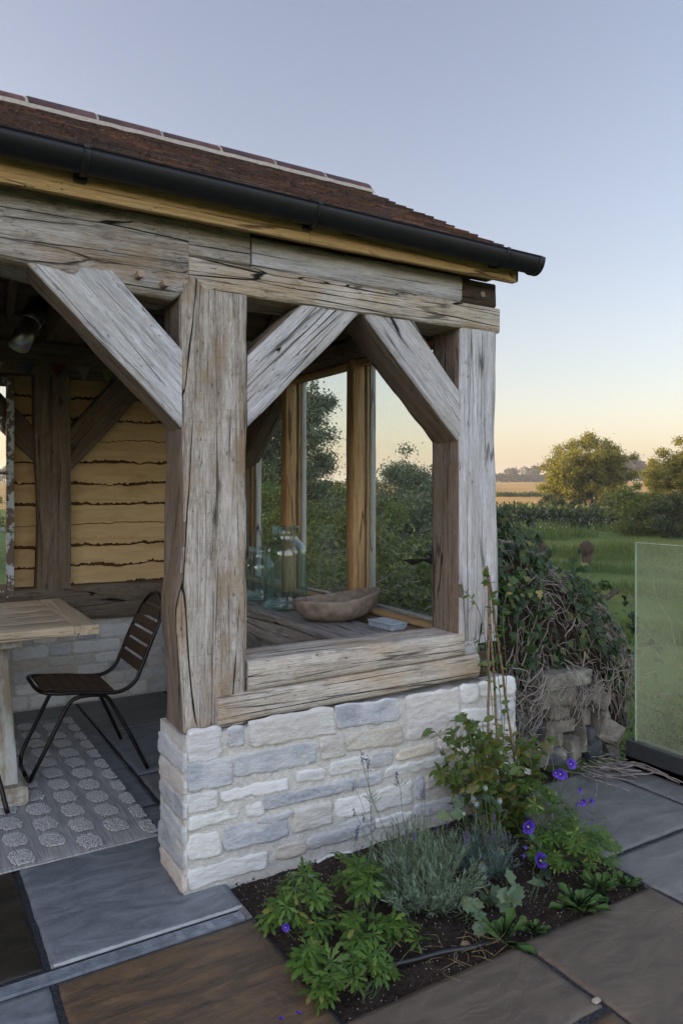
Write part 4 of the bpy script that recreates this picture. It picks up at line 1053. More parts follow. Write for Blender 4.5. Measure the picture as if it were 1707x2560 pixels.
# heater and bunting
ht=empty('patio_heater',(-.33,1.3,2.24),0,'silver tubular heater with black top hanging under the roof at left','heater')
ax=(Vector((-.290,0,.13))-Vector((-.06,0,-.135))).normalized()
def tubeax(name,a,b,r,mat,n=20):
    mb=MB(); mb.tube([a,b],r,n); mb.tube([a+(b-a)*.98,b+(b-a)*.01],r+.004,n); return mb.build(name,mat,ht)
A0=Vector((-.055,-.02,-.115));A1=Vector((.005,.03,.02));A2=Vector((.055,.07,.125))
tubeax('reflector_tube',A0,A1,.048,M['steel']); tubeax('housing',A1,A2,.055,M['blackmetal'])
mb=MB(); mb.tube([A2,A2+Vector((.01,.02,.35))],.008,8); mb.build('hanging_rod',M['blackmetal'],ht)
bu=empty('bunting',(0,2.545,2.25),0,'string of small coloured triangular flags hung along the rear beam','bunting')
cols=[('blue',(.07,.10,.14),-.163),('red',(.14,.02,.024),.028),('cream',(.30,.26,.20),.176),('green',(.22,.23,.09),.345),('white',(.45,.45,.45),-.35),('blue',(.07,.10,.14),-.55),('red',(.14,.02,.024),.56),('cream',(.30,.26,.20),.75)]
mb=MB(); mb.tube([(x,-.0,.012-.02*math.sin((x+1.2)*2.6)**2+.0) for x in np.linspace(-1.0,1.2,60)],.0022,5); mb.build('cord',M['cane'],bu)
for n_,c_,x in cols:
    z=.010-.02*math.sin((x+1.2)*2.6)**2; tw=rnd.uniform(-.015,.015)
    mb=MB(); w_=.047
    vs=[(x-w_,-.002,z),(x+w_,-.002,z-.004),(x+tw,-.012,z-.095)]; vs+= [(a,b-.0015,c) for a,b,c in vs]
    mb.add(vs,[(0,2,1),(3,4,5),(0,1,4,3),(1,2,5,4),(2,0,3,5)],0,False)
    f=mb.build('flag',cloth('flag_'+n_,c_),bu); f['label']=n_+' triangular flag'
# ---------------------------------------------------------------- glass balustrade
gb=empty('glass_balustrade',(2.43,-1.3,0),0,'frameless misted glass balustrade in a grey metal floor channel at the terrace edge','balustrade')
for k,(ya,yb) in enumerate(((-1.23,-.026),(-2.46,-1.25))):
    mb=MB(); mb.box((-.006,ya+1.3,.09),(.006,yb+1.3,1.163)); mb.build('glass_panel',M['balu'],gb)
    mb=MB(); mb.box((-.0065,yb+1.3+.0003,.10),(.0065,yb+1.3+.0035,1.1635)); mb.box((-.0062,ya+1.3,1.1635),(.0062,yb+1.3+.003,1.1655)); mb.build('panel_edge',M['glassedge'],gb)
mb=MB(); mb.bbox((-.04,-1.3,-.01),(-.009,1.31,.128),.003); mb.bbox((.009,-1.3,-.01),(.04,1.31,.128),.003); mb.bbox((-.04,-1.3,-.012),(.04,1.31,.05),.003)
mb.build('channel',M['channel'],gb)
# ---------------------------------------------------------------- rubble wall
def rock(mb,c,s,rz=(0,0,0),seed=0,n=9,p=3.2):
    from mathutils import Euler
    E=Euler(rz).to_matrix(); vs=[];fs=[];b={}
    def key(v):
        k=tuple(round(x,4) for x in v)
        if k not in b:
            l=sum(abs(x)**p for x in v)**(1/p); q=Vector(v)/l
            nz=noise.noise(q*1.2+Vector((seed,0,0)))*.11+noise.noise(q*2.7+Vector((seed,5,0)))*.10+abs(noise.noise(q*5+Vector((seed,5,0))))*.07+noise.noise(q*11+Vector((seed,5,0)))*.03
            q=q*(1+nz); q=Vector((q.x*s[0],q.y*s[1],q.z*s[2])); b[k]=len(vs); vs.append(E@q+Vector(c))
        return b[k]
    g=[-1+2*i/n for i in range(n+1)]
    for ax in range(3):
        for sg in (-1,1):
            for i in range(n):
                for j in range(n):
                    q=[]
                    for (u,v) in ((g[i],g[j]),(g[i+1],g[j]),(g[i+1],g[j+1]),(g[i],g[j+1])):
                        t=[0,0,0]; t[ax]=sg; t[(ax+1)%3]=u; t[(ax+2)%3]=v; q.append(key(t))
                    fs.append(q if sg>0 else q[::-1])
    mb.add(vs,fs)
def rubmat(n,c1,c2):
    t=NT(n); a=t.noise(t.co(),10,6,.7,.5); b=t.noise(t.co((1,1,3)),30,5,.7); l=t.noise(t.co(),7,3)
    c=t.mix(t.mr(a,.35,.65),c1,c2); c=t.mix(t.mr(l,.58,.68,0,.8),c,(.42,.40,.34)); return t.fin(c,.92,t.bump(t.math('ADD',a,b),.8,.012),spec=.2)
M['rub']=rubmat('old_rubble_stone',(.12,.105,.085),(.27,.245,.20)); M['rubd']=rubmat('dark_rubble_stone',(.05,.055,.06),(.12,.125,.13))
rw=empty('rubble_wall',(2.05,.3,0),0,'crumbling dry stone wall with thick cap stone under the ivy','stone wall')
RO=Vector((2.05,.3,0))
def zr(x,y,yy): return at(1000+x*.4509,1650+y*.4509,yy)
import bmesh
def crag(mb,c,s,rz,seed):
    from mathutils import Euler
    E=Euler(rz).to_matrix(); q=random.Random(seed); bm=bmesh.new()
    for sx in (-1,1):
        for sy in (-1,1):
            for sz in (-1,1):
                for _ in range(3): bm.verts.new(Vector((sx*q.uniform(.72,1.0),sy*q.uniform(.7,1.0),sz*q.uniform(.68,1.0))))
    for _ in range(6):
        d=[q.uniform(-.7,.7) for _ in range(3)]; k=q.randint(0,2); d[k]=q.choice((-1,1))*q.uniform(1.0,1.08); bm.verts.new(d)
    r_=bmesh.ops.convex_hull(bm,input=bm.verts); bmesh.ops.delete(bm,geom=[v for v in bm.verts if not v.link_faces],context='VERTS')
    bmesh.ops.bevel(bm,geom=bm.edges[:],offset=.045,segments=1,affect='EDGES'); bmesh.ops.triangulate(bm,faces=bm.faces[:]); bmesh.ops.subdivide_edges(bm,edges=bm.edges[:],cuts=1)
    bm.verts.index_update()
    vs=[]
    for v in bm.verts:
        p=v.co*(1+.05*noise.noise(v.co*3+Vector((seed,0,0)))+.03*noise.noise(v.co*8+Vector((seed,0,0)))); vs.append(E@Vector((p.x*s[0],p.y*s[1],p.z*s[2]))+Vector(c))
    mb.add(vs,[[v.index for v in f.verts] for f in bm.faces],0,False); bm.free()
RST=[(930,110,170,42,0,0,.10),(885,195,118,68,0,0,.12),(1022,232,26,30,0,0,.12),(1115,220,72,52,-.6,0,.16),(880,290,75,36,0,0,.12),(1028,320,30,46,0,0,.12),(900,365,85,38,0,0,.15),(1018,440,22,78,0,0,.12),(962,500,48,66,.2,0,.12),(1075,425,40,40,0,1,.16),(1078,510,48,60,.3,1,.15),(1180,400,72,66,-.5,0,.12),(850,440,70,46,0,0,.16),(790,350,60,60,0,1,.2),(800,520,70,70,0,0,.16),(1120,330,60,40,.2,0,.22),(880,540,60,46,0,1,.14),(1180,500,40,40,0,0,.2),(700,200,80,60,0,0,.3),(700,330,70,60,0,0,.3),(720,450,80,70,0,1,.3),(1230,330,50,60,.3,1,.32),(1010,180,60,30,.1,1,.2),(780,90,70,34,0,1,.25),(1130,130,60,34,.3,0,.22),(1220,250,40,50,.2,0,.3)]
s0=MB();s1=MB()
for i,(x,y,w_,h_,a,k,yy) in enumerate(RST):
    c=zr(x,y,yy)+Vector((0,.10,0)); dd=(c-CAM).dot(FW)*.4509/1845
    crag(s1 if k else s0,c-RO,(w_*dd*1.10,.12,h_*dd*1.0),(0,-a,.15*math.sin(i*5)),i*3+1)
for i in range(46):
    rock(s1 if i%3==0 else s0,Vector((rnd.uniform(1.72,2.5),rnd.uniform(.34,.8),rnd.uniform(0,.42)))-RO,(rnd.uniform(.07,.13),.1,rnd.uniform(.05,.09)),(0,rnd.uniform(-.3,.3),rnd.uniform(-1,1)),i*2.1+50,5)
s0.build('pale_stones',M['rub'],rw); s1.build('dark_stones',M['rubd'],rw)
# ---------------------------------------------------------------- ivy heap
r=np.random.RandomState(11)
def Htop(x): return np.interp(x,[1.6,1.8,1.95,2.1,2.3,2.5,2.62],[1.20,1.17,1.13,1.02,.93,.78,.55])
def Hbot(x): return np.interp(x,[1.6,1.8,1.95,2.4,2.62],[.08,.36,.47,.42,.12])
def shell(x,t,dep):
    """t 0 bottom front .. .65 top front .. 1 top back"""
    b=Hbot(x);h=Htop(x); a=min(1,t/.7)
    z=b+(h-b)*math.sin(a*math.pi/2)**.8; y=.17-.10*math.sin(a*math.pi)+ (0.16*a) + max(0,t-.7)*1.7
    z-=max(0,t-.7)*.35
    c=Vector((0,.55,-.25)); 
    n_=noise.noise(Vector((x*5,t*3,1)))*.055+noise.noise(Vector((x*13,t*8,4)))*.028
    return Vector((x,y+(dep-n_)*.8,z-(dep-n_)*.7))
iv=empty('ivy',(2.05,.35,.5),0,'tangled heap of dark ivy and pale dead stems growing over the rubble wall','ivy'); IO=Vector((2.05,.35,.5))
mb=MB()
for i in range(470):
    x=r.uniform(1.66,2.6); t=r.uniform(.0,1.0); dep=abs(r.normal(0,.05))-.02
    ang=r.normal(0,.9); dx=math.cos(ang)*.5; dt=-math.sin(abs(ang)+.3)*.5*(1 if r.rand()<.7 else -1)
    L=r.uniform(.18,.6); n=int(L/.028); pts=[]; ph=r.rand()*50
    for k in range(n):
        xx=min(2.66,max(1.56,x)); pts.append(shell(xx,min(1,max(0,t)),dep+.02*noise.noise(Vector((k*.35,ph,7))))-IO)
        x+=dx*.028*1.4+.012*noise.noise(Vector((k*.45,ph,1))); t+=dt*.028*1.1+.030*noise.noise(Vector((k*.45,ph,4)))
        dep+=.010*noise.noise(Vector((k*.3,ph,9)))
    if len(pts)>3:
        ra=r.choice([.0014,.002,.0028,.0042],p=[.4,.3,.2,.1]); mb.tube(pts,[ra*(1-.5*k/len(pts)) for k in range(len(pts))],5,cap=False)
for i in range(46):
    x=r.uniform(1.65,2.5); p=shell(x,r.uniform(.6,1),0)-IO; a=r.uniform(-.3,3.0); el=r.uniform(.1,1.2); ph=r.rand()*40; pts=[]
    for k in range(int(r.uniform(5,12))):
        pts.append(p); a+=.8*noise.noise(Vector((k*.5,ph,0))); el+=.7*noise.noise(Vector((k*.5,ph,4)))-.08; p=p+Vector((math.cos(a)*math.cos(el),-.2,math.sin(el)))*.018
    mb.tube(pts,r.uniform(.0016,.003),4,cap=False)
# hanging roots on the left and trailing over the paving
for i in range(150):
    x=r.uniform(1.62,1.95) if i<90 else r.uniform(1.95,2.5); p=Vector((x,r.uniform(.0,.16) if i<90 else r.uniform(.0,.06),r.uniform(.25,.62) if i<90 else r.uniform(.40,.58))); pts=[]; ph=r.rand()*60; a=r.uniform(-2.5,-.5)
    for k in range(14):
        pts.append(p-IO); a+=.9*noise.noise(Vector((k*.4,ph,2))); p=p+Vector((math.cos(a)*.016,.006*noise.noise(Vector((k*.5,ph,8))),math.sin(a)*.016))
    mb.tube(pts,r.uniform(.0014,.0028),4,cap=False)
for i in range(34):
    p=Vector((r.uniform(2.0,2.38),r.uniform(-.05,.12),.012+r.rand()*.02)); a=r.normal(-.9,.6); pts=[];ph=r.rand()*60
    for k in range(int(r.uniform(8,22))):
        pts.append(p-IO); a+=.5*noise.noise(Vector((k*.3,ph,2))); q=p+Vector((math.cos(a)*.02,math.sin(a)*.02,.006*noise.noise(Vector((k*.5,ph,8))))); 
        q.x=min(q.x,2.38); q.z=max(q.z,.006); p=q
    mb.tube(pts,r.uniform(.0018,.004),4,cap=False)
mb.build('dead_stems',M['twig'],iv)
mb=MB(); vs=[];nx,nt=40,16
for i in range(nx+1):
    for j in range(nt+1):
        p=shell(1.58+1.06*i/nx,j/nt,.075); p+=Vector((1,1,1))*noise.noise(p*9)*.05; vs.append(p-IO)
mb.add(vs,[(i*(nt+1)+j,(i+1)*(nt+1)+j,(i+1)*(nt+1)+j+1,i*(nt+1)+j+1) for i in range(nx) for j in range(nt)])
mb.build('dark_core',M['bark_core'] if 'bark_core' in M else M['soil'],iv)  # dark sheet added inside the heap so light does not pass through
P=[];D=[];N=[]
for i in range(2700):
    x=1.6+1.02*r.rand()**(1.3); t=r.rand()**.8; 
    if noise.noise(Vector((x*6,t*5,3)))<.04+.06*(x-1.9) and r.rand()<.8: continue
    p=shell(x,t,r.normal(-.005,.03)); P.append(p-IO); D.append((r.normal(0,.6),-.5+r.normal(0,.4),-.6+r.normal(0,.5))); N.append((r.normal(0,.4),-.8,.7+r.normal(0,.3)))
V,T=scatter(*L_IVY,P,D,N,r.uniform(.022,.052,len(P))); tri_mesh('leaves',V,T,M['lf_ivy'],iv)
# upright ivy shoots on top
P=[];D=[];N=[]; mb=MB()
for (u,v,h) in ((1290,1395,.24),(1345,1400,.24),(1375,1370,.20),(1270,1330,.20),(1500,1470,.16),(1590,1530,.16),(1430,1420,.14),(1255,1360,.26),(1640,1600,.14)):
    b=at(u,v+40,.38); tp=b+Vector((r.normal(0,.04),r.normal(0,.04),h))
    pts=[b.lerp(tp,k/8)+Vector((.015*math.sin(k*1.3),.01,0)) for k in range(9)]; mb.tube([p-IO for p in pts],.0025,5)
    for k in range(26): 
        p=pts[r.randint(0,9)]; P.append(p-IO+Vector(r.normal(0,.022,3))); D.append((r.normal(0,.8),r.normal(-.4,.6),r.normal(-.3,.5))); N.append((r.normal(0,.5),-.6,.6))
tag(mb.build('shoots',M['stem'],iv),kind='stuff')
V,T=scatter(*L_IVY,P,D,N,r.uniform(.03,.055,len(P))); tri_mesh('leaves',V,T,M['lf_ivy'],iv)
M['logend']=simple('cut_log_end',(.20,.085,.05),.9,0,.4,20)
for (u0,v0,u1,v1,ra) in ((1180,1452,1360,1385,.024),(1330,1400,1362,1360,.022),(1390,1470,1420,1432,.021),(1480,1515,1542,1478,.017)):
    mb=MB(); a=at(u0,v0,.30)-IO;b=at(u1,v1,.26)-IO; n=8
    mb.tube([a.lerp(b,k/n)+Vector((0,0,.006*math.sin(k*2))) for k in range(n+1)],[ra*(1-.15*k/n+.05*math.sin(k*4)) for k in range(n+1)],9)
    lg=mb.build('cut_branch',M['bark_t'],iv)
    mb=MB(); d=(b-a).normalized()*.002; mb.tube([b,b+d],ra*.82,9); mb.build('cut_end',M['logend'],lg)
# ---------------------------------------------------------------- generic plants
def rv(s): return Vector((r.normal(0,s),r.normal(0,s),r.normal(0,s)))
def curve(a,b,sag=0,n=6,wob=.0):
    ph=r.rand()*40
    return [Vector(a).lerp(Vector(b),k/n)+Vector((wob*noise.noise(Vector((k*.6,ph,0))),wob*noise.noise(Vector((k*.6,ph,5))),-sag*math.sin(math.pi*k/n)*-1)) for k in range(n+1)]
def leafy(name,base,tips,ltemp,lsize,mat,label,cat,nl=1,stemr=.0014,up=.6,droop=0,group=None,along=False,jit=.01,rootr=.02,wob=.02,stemmat='stem'):
    """clump: stems from the base to each tip, leaves at the tips (or along the stems)"""
    root=empty(name,base,0,label,cat,group); b=Vector(base); mb=MB(); P=[];D=[];N=[];S=[]
    for tp in tips:
        tp=Vector(tp)-b; a=Vector((r.normal(0,rootr),r.normal(0,rootr),-.01)); pts=curve(a,tp,0,7,wob); mb.tube(pts,[stemr*(1-.4*k/7) for k in range(8)],4,cap=False)
        if along:
            m=nl
            for k in range(m):
                f=.12+.88*(k+r.rand())/m; i=min(6,int(f*7)); p=pts[i].lerp(pts[i+1],f*7-i); ax=(pts[i+1]-pts[i]).normalized()
                o=Vector((r.normal(),r.normal(),r.normal(0,.3))); o=(o-ax*o.dot(ax)).normalized()
                P.append(p); D.append(o+ax*up); N.append(ax+rv(.3)+Vector((0,0,.3))); S.append(r.uniform(*lsize)*(1-.35*f))
        else:
            for k in range(nl):
                o=Vector((tp.x,tp.y,0)); o=o.normalized() if o.length>.001 else Vector((1,0,0)); o=o+Vector((r.normal(0,.6),r.normal(0,.6),0))
                P.append(tp+rv(jit)-o.normalized()*.01); D.append(o+Vector((0,0,-droop+r.normal(0,.25)))); N.append(Vector((0,-.35,1))+rv(.28)); S.append(r.uniform(*lsize))
    mb.build('stems',M[stemmat],root)
    V,T=scatter(*ltemp,P,D,N,S); tri_mesh('leaves',V,T,M[mat],root); return root
def blob(c,rad,h,n,bias=.5):
    out=[]
    for _ in range(n):
        a=r.uniform(0,2*math.pi); q=math.sqrt(r.rand()); out.append((c[0]+rad[0]*q*math.cos(a),c[1]+rad[1]*q*math.sin(a),c[2]+h*(.35+.65*r.rand())*(1-.55*q*q)))
    return out
def flower5(parent,p,size,face,mat='petal',cupped=.3):
    face=Vector(face).normalized(); o=face.orthogonal().normalized(); q=face.cross(o); P=[];D=[];N=[]
    for k in range(5):
        a=2*math.pi*k/5; d=o*math.cos(a)+q*math.sin(a); P.append(p);D.append(d+face*cupped);N.append(face-d*cupped)
    pt=fan([(0,0,0),(-.25,.3,0),(-.42,.7,-.02),(-.25,.97,-.05),(0,.92,-.03),(.25,.97,-.05),(.42,.7,-.02),(.25,.3,0),(0,0,0)])
    V1,T1=scatter(*pt,P,D,N,[size]*5)
    V2,T2=scatter(*ico,[p+face*size*.12],[o],[face],[size*.28])
    V,T,Mi=join([(V1,T1,0),(V2,T2,1)]); return tri_mesh('flower',V,T,[M[mat],M['white']],parent,mi=Mi)
# geraniums
GL='geranium clumps in the bed'
g1=leafy('geranium',(.245,-.40,-.01),blob((.245,-.40,.02),(.12,.115),.17,18),L_PALM,(.040,.068),'lf_ger','bright green cut-leaved geranium at the left end of the bed, its bud stalks standing above','geranium',2,group=GL,up=.6,droop=.25)
for (u,v,y) in ((728,2180,-.42),(775,2185,-.40),(712,2325,-.45)):
    p=at(u,v,y)-Vector((.245,-.40,-.01)); V,T=scatter(*L_DIA,[p]*7,r.randn(7,3)*.5+[0,0,-.3],r.randn(7,3),.018); tri_mesh('bud',V,T,M['lf_popl'],g1)
    mb=MB(); mb.tube(curve((0,0,0),p,0,6,.02),.0013,4); mb.build('stalk',M['stem'],g1)
flower5(g1,at(714,2320,-.50)-Vector((.245,-.40,-.01)),.017,(-.4,-.8,.5),cupped=1.1)
g2=leafy('geranium',(.175,-.60,-.01),blob((.175,-.62,.02),(.055,.08),.08,7)+blob((.165,-.735,.015),(.05,.04),.06,6),L_PALM,(.042,.066),'lf_ger','low geranium spilling over the paving at the front left corner of the bed','geranium',2,group=GL,droop=.2)
g3=leafy('geranium',(.44,-.50,-.01),blob((.47,-.44,.05),(.07,.12),.16,14)+blob((.37,-.60,.02),(.09,.08),.10,9),L_PALM,(.042,.07),'lf_ger','tall cut-leaved geranium in front of the lavender','geranium',2,group=GL,droop=.25)
g4=leafy('geranium',(.27,-.745,-.01),blob((.29,-.735,.01),(.08,.04),.07,8)+blob((.47,-.655,.01),(.05,.05),.09,6),L_PALM,(.038,.062),'lf_ger','small geranium at the very front of the bed between the two flags','geranium',2,group=GL,droop=.2)
g5=leafy('geranium',(1.33,-.50,-.01),blob((1.33,-.58,.02),(.16,.17),.14,52)+blob((1.40,-.36,.05),(.11,.14),.26,34),L_PALM,(.030,.048),'lf_ger','spreading geranium with violet flowers at the right end of the bed','geranium',2,group=GL,droop=.15)
G5=Vector((1.33,-.50,-.01))
for (x,y,yy,s,f) in ((885,635,-.36,.021,(-.3,-1,.3)),(862,628,-.37,.017,(-.8,-1,.2)),(905,640,-.35,.017,(.5,-1,.3)),(945,580,-.34,.021,(-.2,-1,.6)),(987,723,-.40,.012,(0,-1,.2)),(1008,790,-.42,.016,(-.4,-1,.2)),(1050,785,-.42,.016,(.3,-1,.3)),(978,800,-.42,.008,(0,-1,.2)),(707,925,-.42,.025,(-.3,-1,.1)),(775,1115,-.55,.026,(-.1,-1,.5)),(822,1110,-.55,.012,(.3,-1,.2)),(680,1085,-.5,.008,(0,-1,.2)),(690,1040,-.5,.008,(0,-1,.2)),(1145,1243,-.66,.012,(0,-1,.5))):
    p=at(1000+x*.4509,1650+y*.4509,yy)-G5; flower5(g5,p,s*1.25,f,cupped=.45 if s>.018 else 1.0)
    mb=MB(); mb.tube(curve((r.normal(0,.04),r.normal(0,.04),.05),p,0,7,.03),.0012,4); mb.build('stalk',M['stem'],g5)
mb=MB()
for (x,y) in ((1100,835),(1180,905),(1060,880),(1010,690),(985,660),(960,660),(1130,870),(930,690)):
    p=at(1000+x*.4509,1650+y*.4509,-.40)-G5; mb.tube(curve((.06,.08,.08),p,-.0,8,.05),.0010,4); mb.tube([p,p+Vector((.012,0,-.012))],.0028,5)
mb.build('bud_stalks',M['stem'],g5)
# lavender
def lavender(base,rad,h,ns,mat,label,nsp,leafn=26,sp=.03,lean=(0,0)):
    root=empty('lavender',base,0,label,'lavender','lavender bushes'); mb=MB(); P=[];D=[];N=[];S=[]
    for i in range(ns):
        a=r.uniform(0,2*math.pi); q=math.sqrt(r.rand()); d=Vector((rad*q*math.cos(a)+lean[0],rad*q*math.sin(a)+lean[1],0)); hh=h*(1-.55*q*q)*r.uniform(.75,1.1)
        s=d*.25; e=d+Vector((0,0,hh)); pts=[s.lerp(Vector((e.x,e.y,s.z)),(k/7)**1.0*1.0)+Vector((0,0,hh*(k/7)**1.25)) for k in range(8)]; ph=r.rand()*30
        pts=[p+Vector((noise.noise(Vector((k*.5,ph,0))),noise.noise(Vector((k*.5,ph,4))),0))*.02 for k,p in enumerate(pts)]
        mb.tube(pts,.0012,4,cap=False)
        for k in range(leafn):
            f=.2+.8*(k+r.rand())/leafn; i2=min(6,int(f*7)); p=pts[i2].lerp(pts[i2+1],f*7-i2); ax=(pts[i2+1]-pts[i2]).normalized(); o=Vector(r.randn(3)); o=(o-ax*o.dot(ax)).normalized()
            P.append(p);D.append(o*.75+ax*.8);N.append(ax+Vector((0,0,.2)));S.append(r.uniform(.030,.050)*(1-.45*f))
    mb.build('stems',M['stem'],root); V,T=scatter(*L_LIN,P,D,N,S); V=V; tri_mesh('leaves',V,T,M[mat],root)
    for i in range(nsp):
        a=r.uniform(0,2*math.pi); q=math.sqrt(r.rand()); e=Vector((rad*1.1*q*math.cos(a)+lean[0],rad*1.1*q*math.sin(a)+lean[1],h*r.uniform(.95,1.35)))
        mb=MB(); mb.tube(curve(Vector((e.x*.4,e.y*.4,h*.2)),e,0,6,.02),.0009,4); mb.build('flower_stalk',M['stem'],root)
        m=34; P=[e-Vector((0,0,.028*r.rand()))+rv(.0022) for _ in range(m)]; V,T=scatter(*L_DIA,P,r.randn(m,3)+[0,0,.8],r.randn(m,3),r.uniform(.004,.0075,m)); tri_mesh('flower_spike',V,T,M['lavfl'],root)
    return root
lv=lavender((.68,-.47,-.01),.235,.29,200,'lf_lav','large grey-green lavender bush in the middle of the bed',15,32)
LO=Vector((.68,-.47,-.01))
for pts in (((980,2120,-.14),(935,2010,-.16),(912,1930,-.18),(905,1900,-.18)),((1010,2080,-.14),(1000,1970,-.16),(992,1950,-.16)),((930,2110,-.2),(925,2000,-.2),(918,1915,-.2)),((885,2120,-.30),(888,2105,-.30),(890,2090,-.3))):
    q=[at(u,v,y)-LO for u,v,y in pts]; mb=MB(); mb.tube(smooth(q,4),.0011,5); mb.build('flower_stalk',M['stem'],lv)
    e=q[-1]; m=40; P=[e+Vector((0,0,-.02+.045*r.rand()))+rv(.0028) for _ in range(m)]; V,T=scatter(*L_DIA,P,r.randn(m,3)+[0,0,.8],r.randn(m,3),r.uniform(.006,.01,m)); tri_mesh('flower_spike',V,T,M['lavfl'],lv)
    if len(q)>2:
        V,T=scatter(*L_LIN,[q[1]]*4,[(1,-.3,.8),(-1,-.2,.7),(.6,.2,1),(-.5,0,1)],[(0,-1,.5)]*4,[.05,.055,.04,.05]); V[:]=V; tri_mesh('leaves',V,T,M['lf_lav'],lv)
lavender((1.02,-.42,-.01),.15,.19,80,'lf_lavd','darker blue-green lavender bush behind the poppy pods',16,28)
# poppies
pp=leafy('poppy',(1.12,-.40,-.01),blob((1.08,-.30,.08),(.12,.09),.20,14)+blob((.93,-.66,.02),(.05,.03),.10,6),L_LOBE,(.04,.06),'lf_popl','glaucous poppy with pale blue-green seed heads on thin stalks','poppy',1,droop=.4)
PO=Vector((1.12,-.40,-.01))
for (x,y,yy,s) in ((472,713,-.30,.011),(550,787,-.32,.013),(425,803,-.32,.012),(790,728,-.33,.013),(850,755,-.34,.018),(823,840,-.36,.015),(555,1078,-.45,.017),(460,1152,-.48,.017),(868,1205,-.55,.012),(352,855,-.33,.008)):
    p=at(1000+x*.4509,1650+y*.4509,yy)-PO
    mb=MB(); mb.lathe([(0,-s*1.05),(s*.35,-s*1.0),(s*.75,-s*.65),(s*.95,0),(s*.85,s*.6),(s*.5,s*.9),(s*.55,s*1.0)],14,p); 
    pd=mb.build('seed_head',M['pod'],pp)
    mb=MB(); mb.lathe([(0,s*1.12),(s*.5,s*1.1),(s*.85,s*1.0),(s*.6,s*.94),(s*.3,s*.9)],12,p); mb.build('crown',M['lf_dry'],pd)
    b=Vector((p.x*.75,p.y*.5+.02,0)); mb=MB(); mb.tube(curve(b,p-Vector((0,0,s)),0,8,.02),.0018,5); mb.build('stalk',M['stem'],pp)
# climber and canes
cn=[((1118,1300),(1150,1830)),((1122,1320),(1183,1760)),((1122,1345),(1121,1790))]
txt=['left bamboo cane of the three tied beside the right post','right bamboo cane of the three, leaning out furthest at its foot','upright middle bamboo cane wound with climber stems']
for (a,b),l in zip(cn,txt):
    A=at(a[0]*1.08865,a[1]*1.08865,-.075);Bb=at(b[0]*1.08865,b[1]*1.08865,-.095); Bb=Bb+(Bb-A)*.12; Bb.z=max(Bb.z,-.04)
    mb=MB(); n=9; o=Bb; mb.tube([(A-o).lerp(Vector(),k/n)+Vector((.003*math.sin(k*2),0,0)) for k in range(n+1)],[.0052*(1+.12*(k%2)) for k in range(n+1)],8)
    ob=mb.build('bamboo_cane',M['cane']); ob.location=o; tag(ob,l,'cane','bamboo canes by the right post')
jr=empty('climbing_jasmine',(1.38,-.15,-.01),0,'star jasmine climber with small white flowers against the right end of the plinth','climber'); JO=Vector((1.38,-.15,-.01))
mb=MB();P=[];D=[];N=[];S=[]
def sprig(pts,nl,ls,side=.5):
    q=smooth([p-JO for p in pts],5); mb.tube(q,.0016,5)
    for k in range(nl):
        i=r.randint(0,len(q)-1); p=q[i].lerp(q[i+1],r.rand()); ax=(q[i+1]-q[i]).normalized(); o=Vector((r.normal(),r.normal(-.4,.8),r.normal(0,.5))); o=(o-ax*o.dot(ax)).normalized()
        P.append(p);D.append(o+ax*.4+Vector((0,0,-.15)));N.append(Vector((0,-.6,.8))+rv(.35));S.append(r.uniform(*ls))
for i in range(64):
    a=Vector((1.38+r.normal(0,.05),-.14+r.normal(0,.03),0)); e=at(*[(1110,1830),(1180,1810),(1260,1850),(1330,1880),(1230,1950),(1180,1900),(1280,1960),(1110,1900),(1200,2020),(1360,1850),(1150,1790),(1300,1990),(1210,1850),(1250,2030)][i%14],r.uniform(-.26,-.06))+rv(.03)
    m_=(a+e)/2+rv(.04); sprig([a,m_,e],20,(.034,.062))
sprig([Vector((1.43,-.1,.02)),Vector((1.41,-.1,.45)),Vector((1.375,-.09,.8)),Vector((1.36,-.09,1.0)),Vector((1.30,-.1,1.08))],46,(.026,.045))
sprig([Vector((1.36,-.1,.45)),Vector((1.33,-.09,.75)),Vector((1.28,-.09,.93)),Vector((1.19,-.08,1.02))],14,(.024,.038))
sprig([Vector((1.42,-.1,.3)),Vector((1.44,-.1,.62)),Vector((1.42,-.1,.85)),Vector((1.44,-.1,.98))],26,(.026,.04))
sprig([Vector((1.40,-.1,.55)),Vector((1.31,-.1,.66)),Vector((1.26,-.08,.80))],10,(.024,.038))
mb.build('stems',M['stem'],jr); V,T=scatter(*L_OVAL,P,D,N,S); tri_mesh('leaves',V,T,M['lf_jas'],jr)
for (x,y,yy) in ((315,480,-.2),(365,500,-.2),(300,470,-.2),(770,487,-.12),(400,765,-.24),(700,618,-.2),(715,622,-.2),(410,780,-.24),(330,490,-.2)):
    p=at(1000+x*.4509,1650+y*.4509,yy)-JO; flower5(jr,p,.013,(r.normal(0,.4),-1,.3),'white',.1)
# broad wilting leaves, rosettes, small weeds
leafy('mallow',(1.02,-.66,-.01),[tuple(at(1000+x*.4509,1650+y*.4509,yy)) for x,y,yy in ((870,1060,-.52),(880,1120,-.54),(790,1190,-.56),(770,1240,-.58),(850,1260,-.6),(800,1330,-.62),(850,1370,-.66),(780,1300,-.60),(830,1400,-.68),(760,1020,-.5),(820,990,-.48))],L_LOBE,(.05,.075),'lf_popl','mallow with broad scalloped leaves turning yellow, right of the bare soil','mallow',2,droop=.5)
leafy('small_poppy',(.76,-.60,-.01),[tuple(at(1000+x*.4509,1650+y*.4509,yy)) for x,y,yy in ((380,1320,-.62),(490,1280,-.6),(500,1340,-.6),(440,1400,-.66),(460,1480,-.72),(430,1340,-.64),(510,1300,-.62),(465,1440,-.70))],L_LOBE,(.035,.055),'lf_popl','young poppy plant with crinkled leaves between lavender and dandelion','poppy',2,droop=.5)
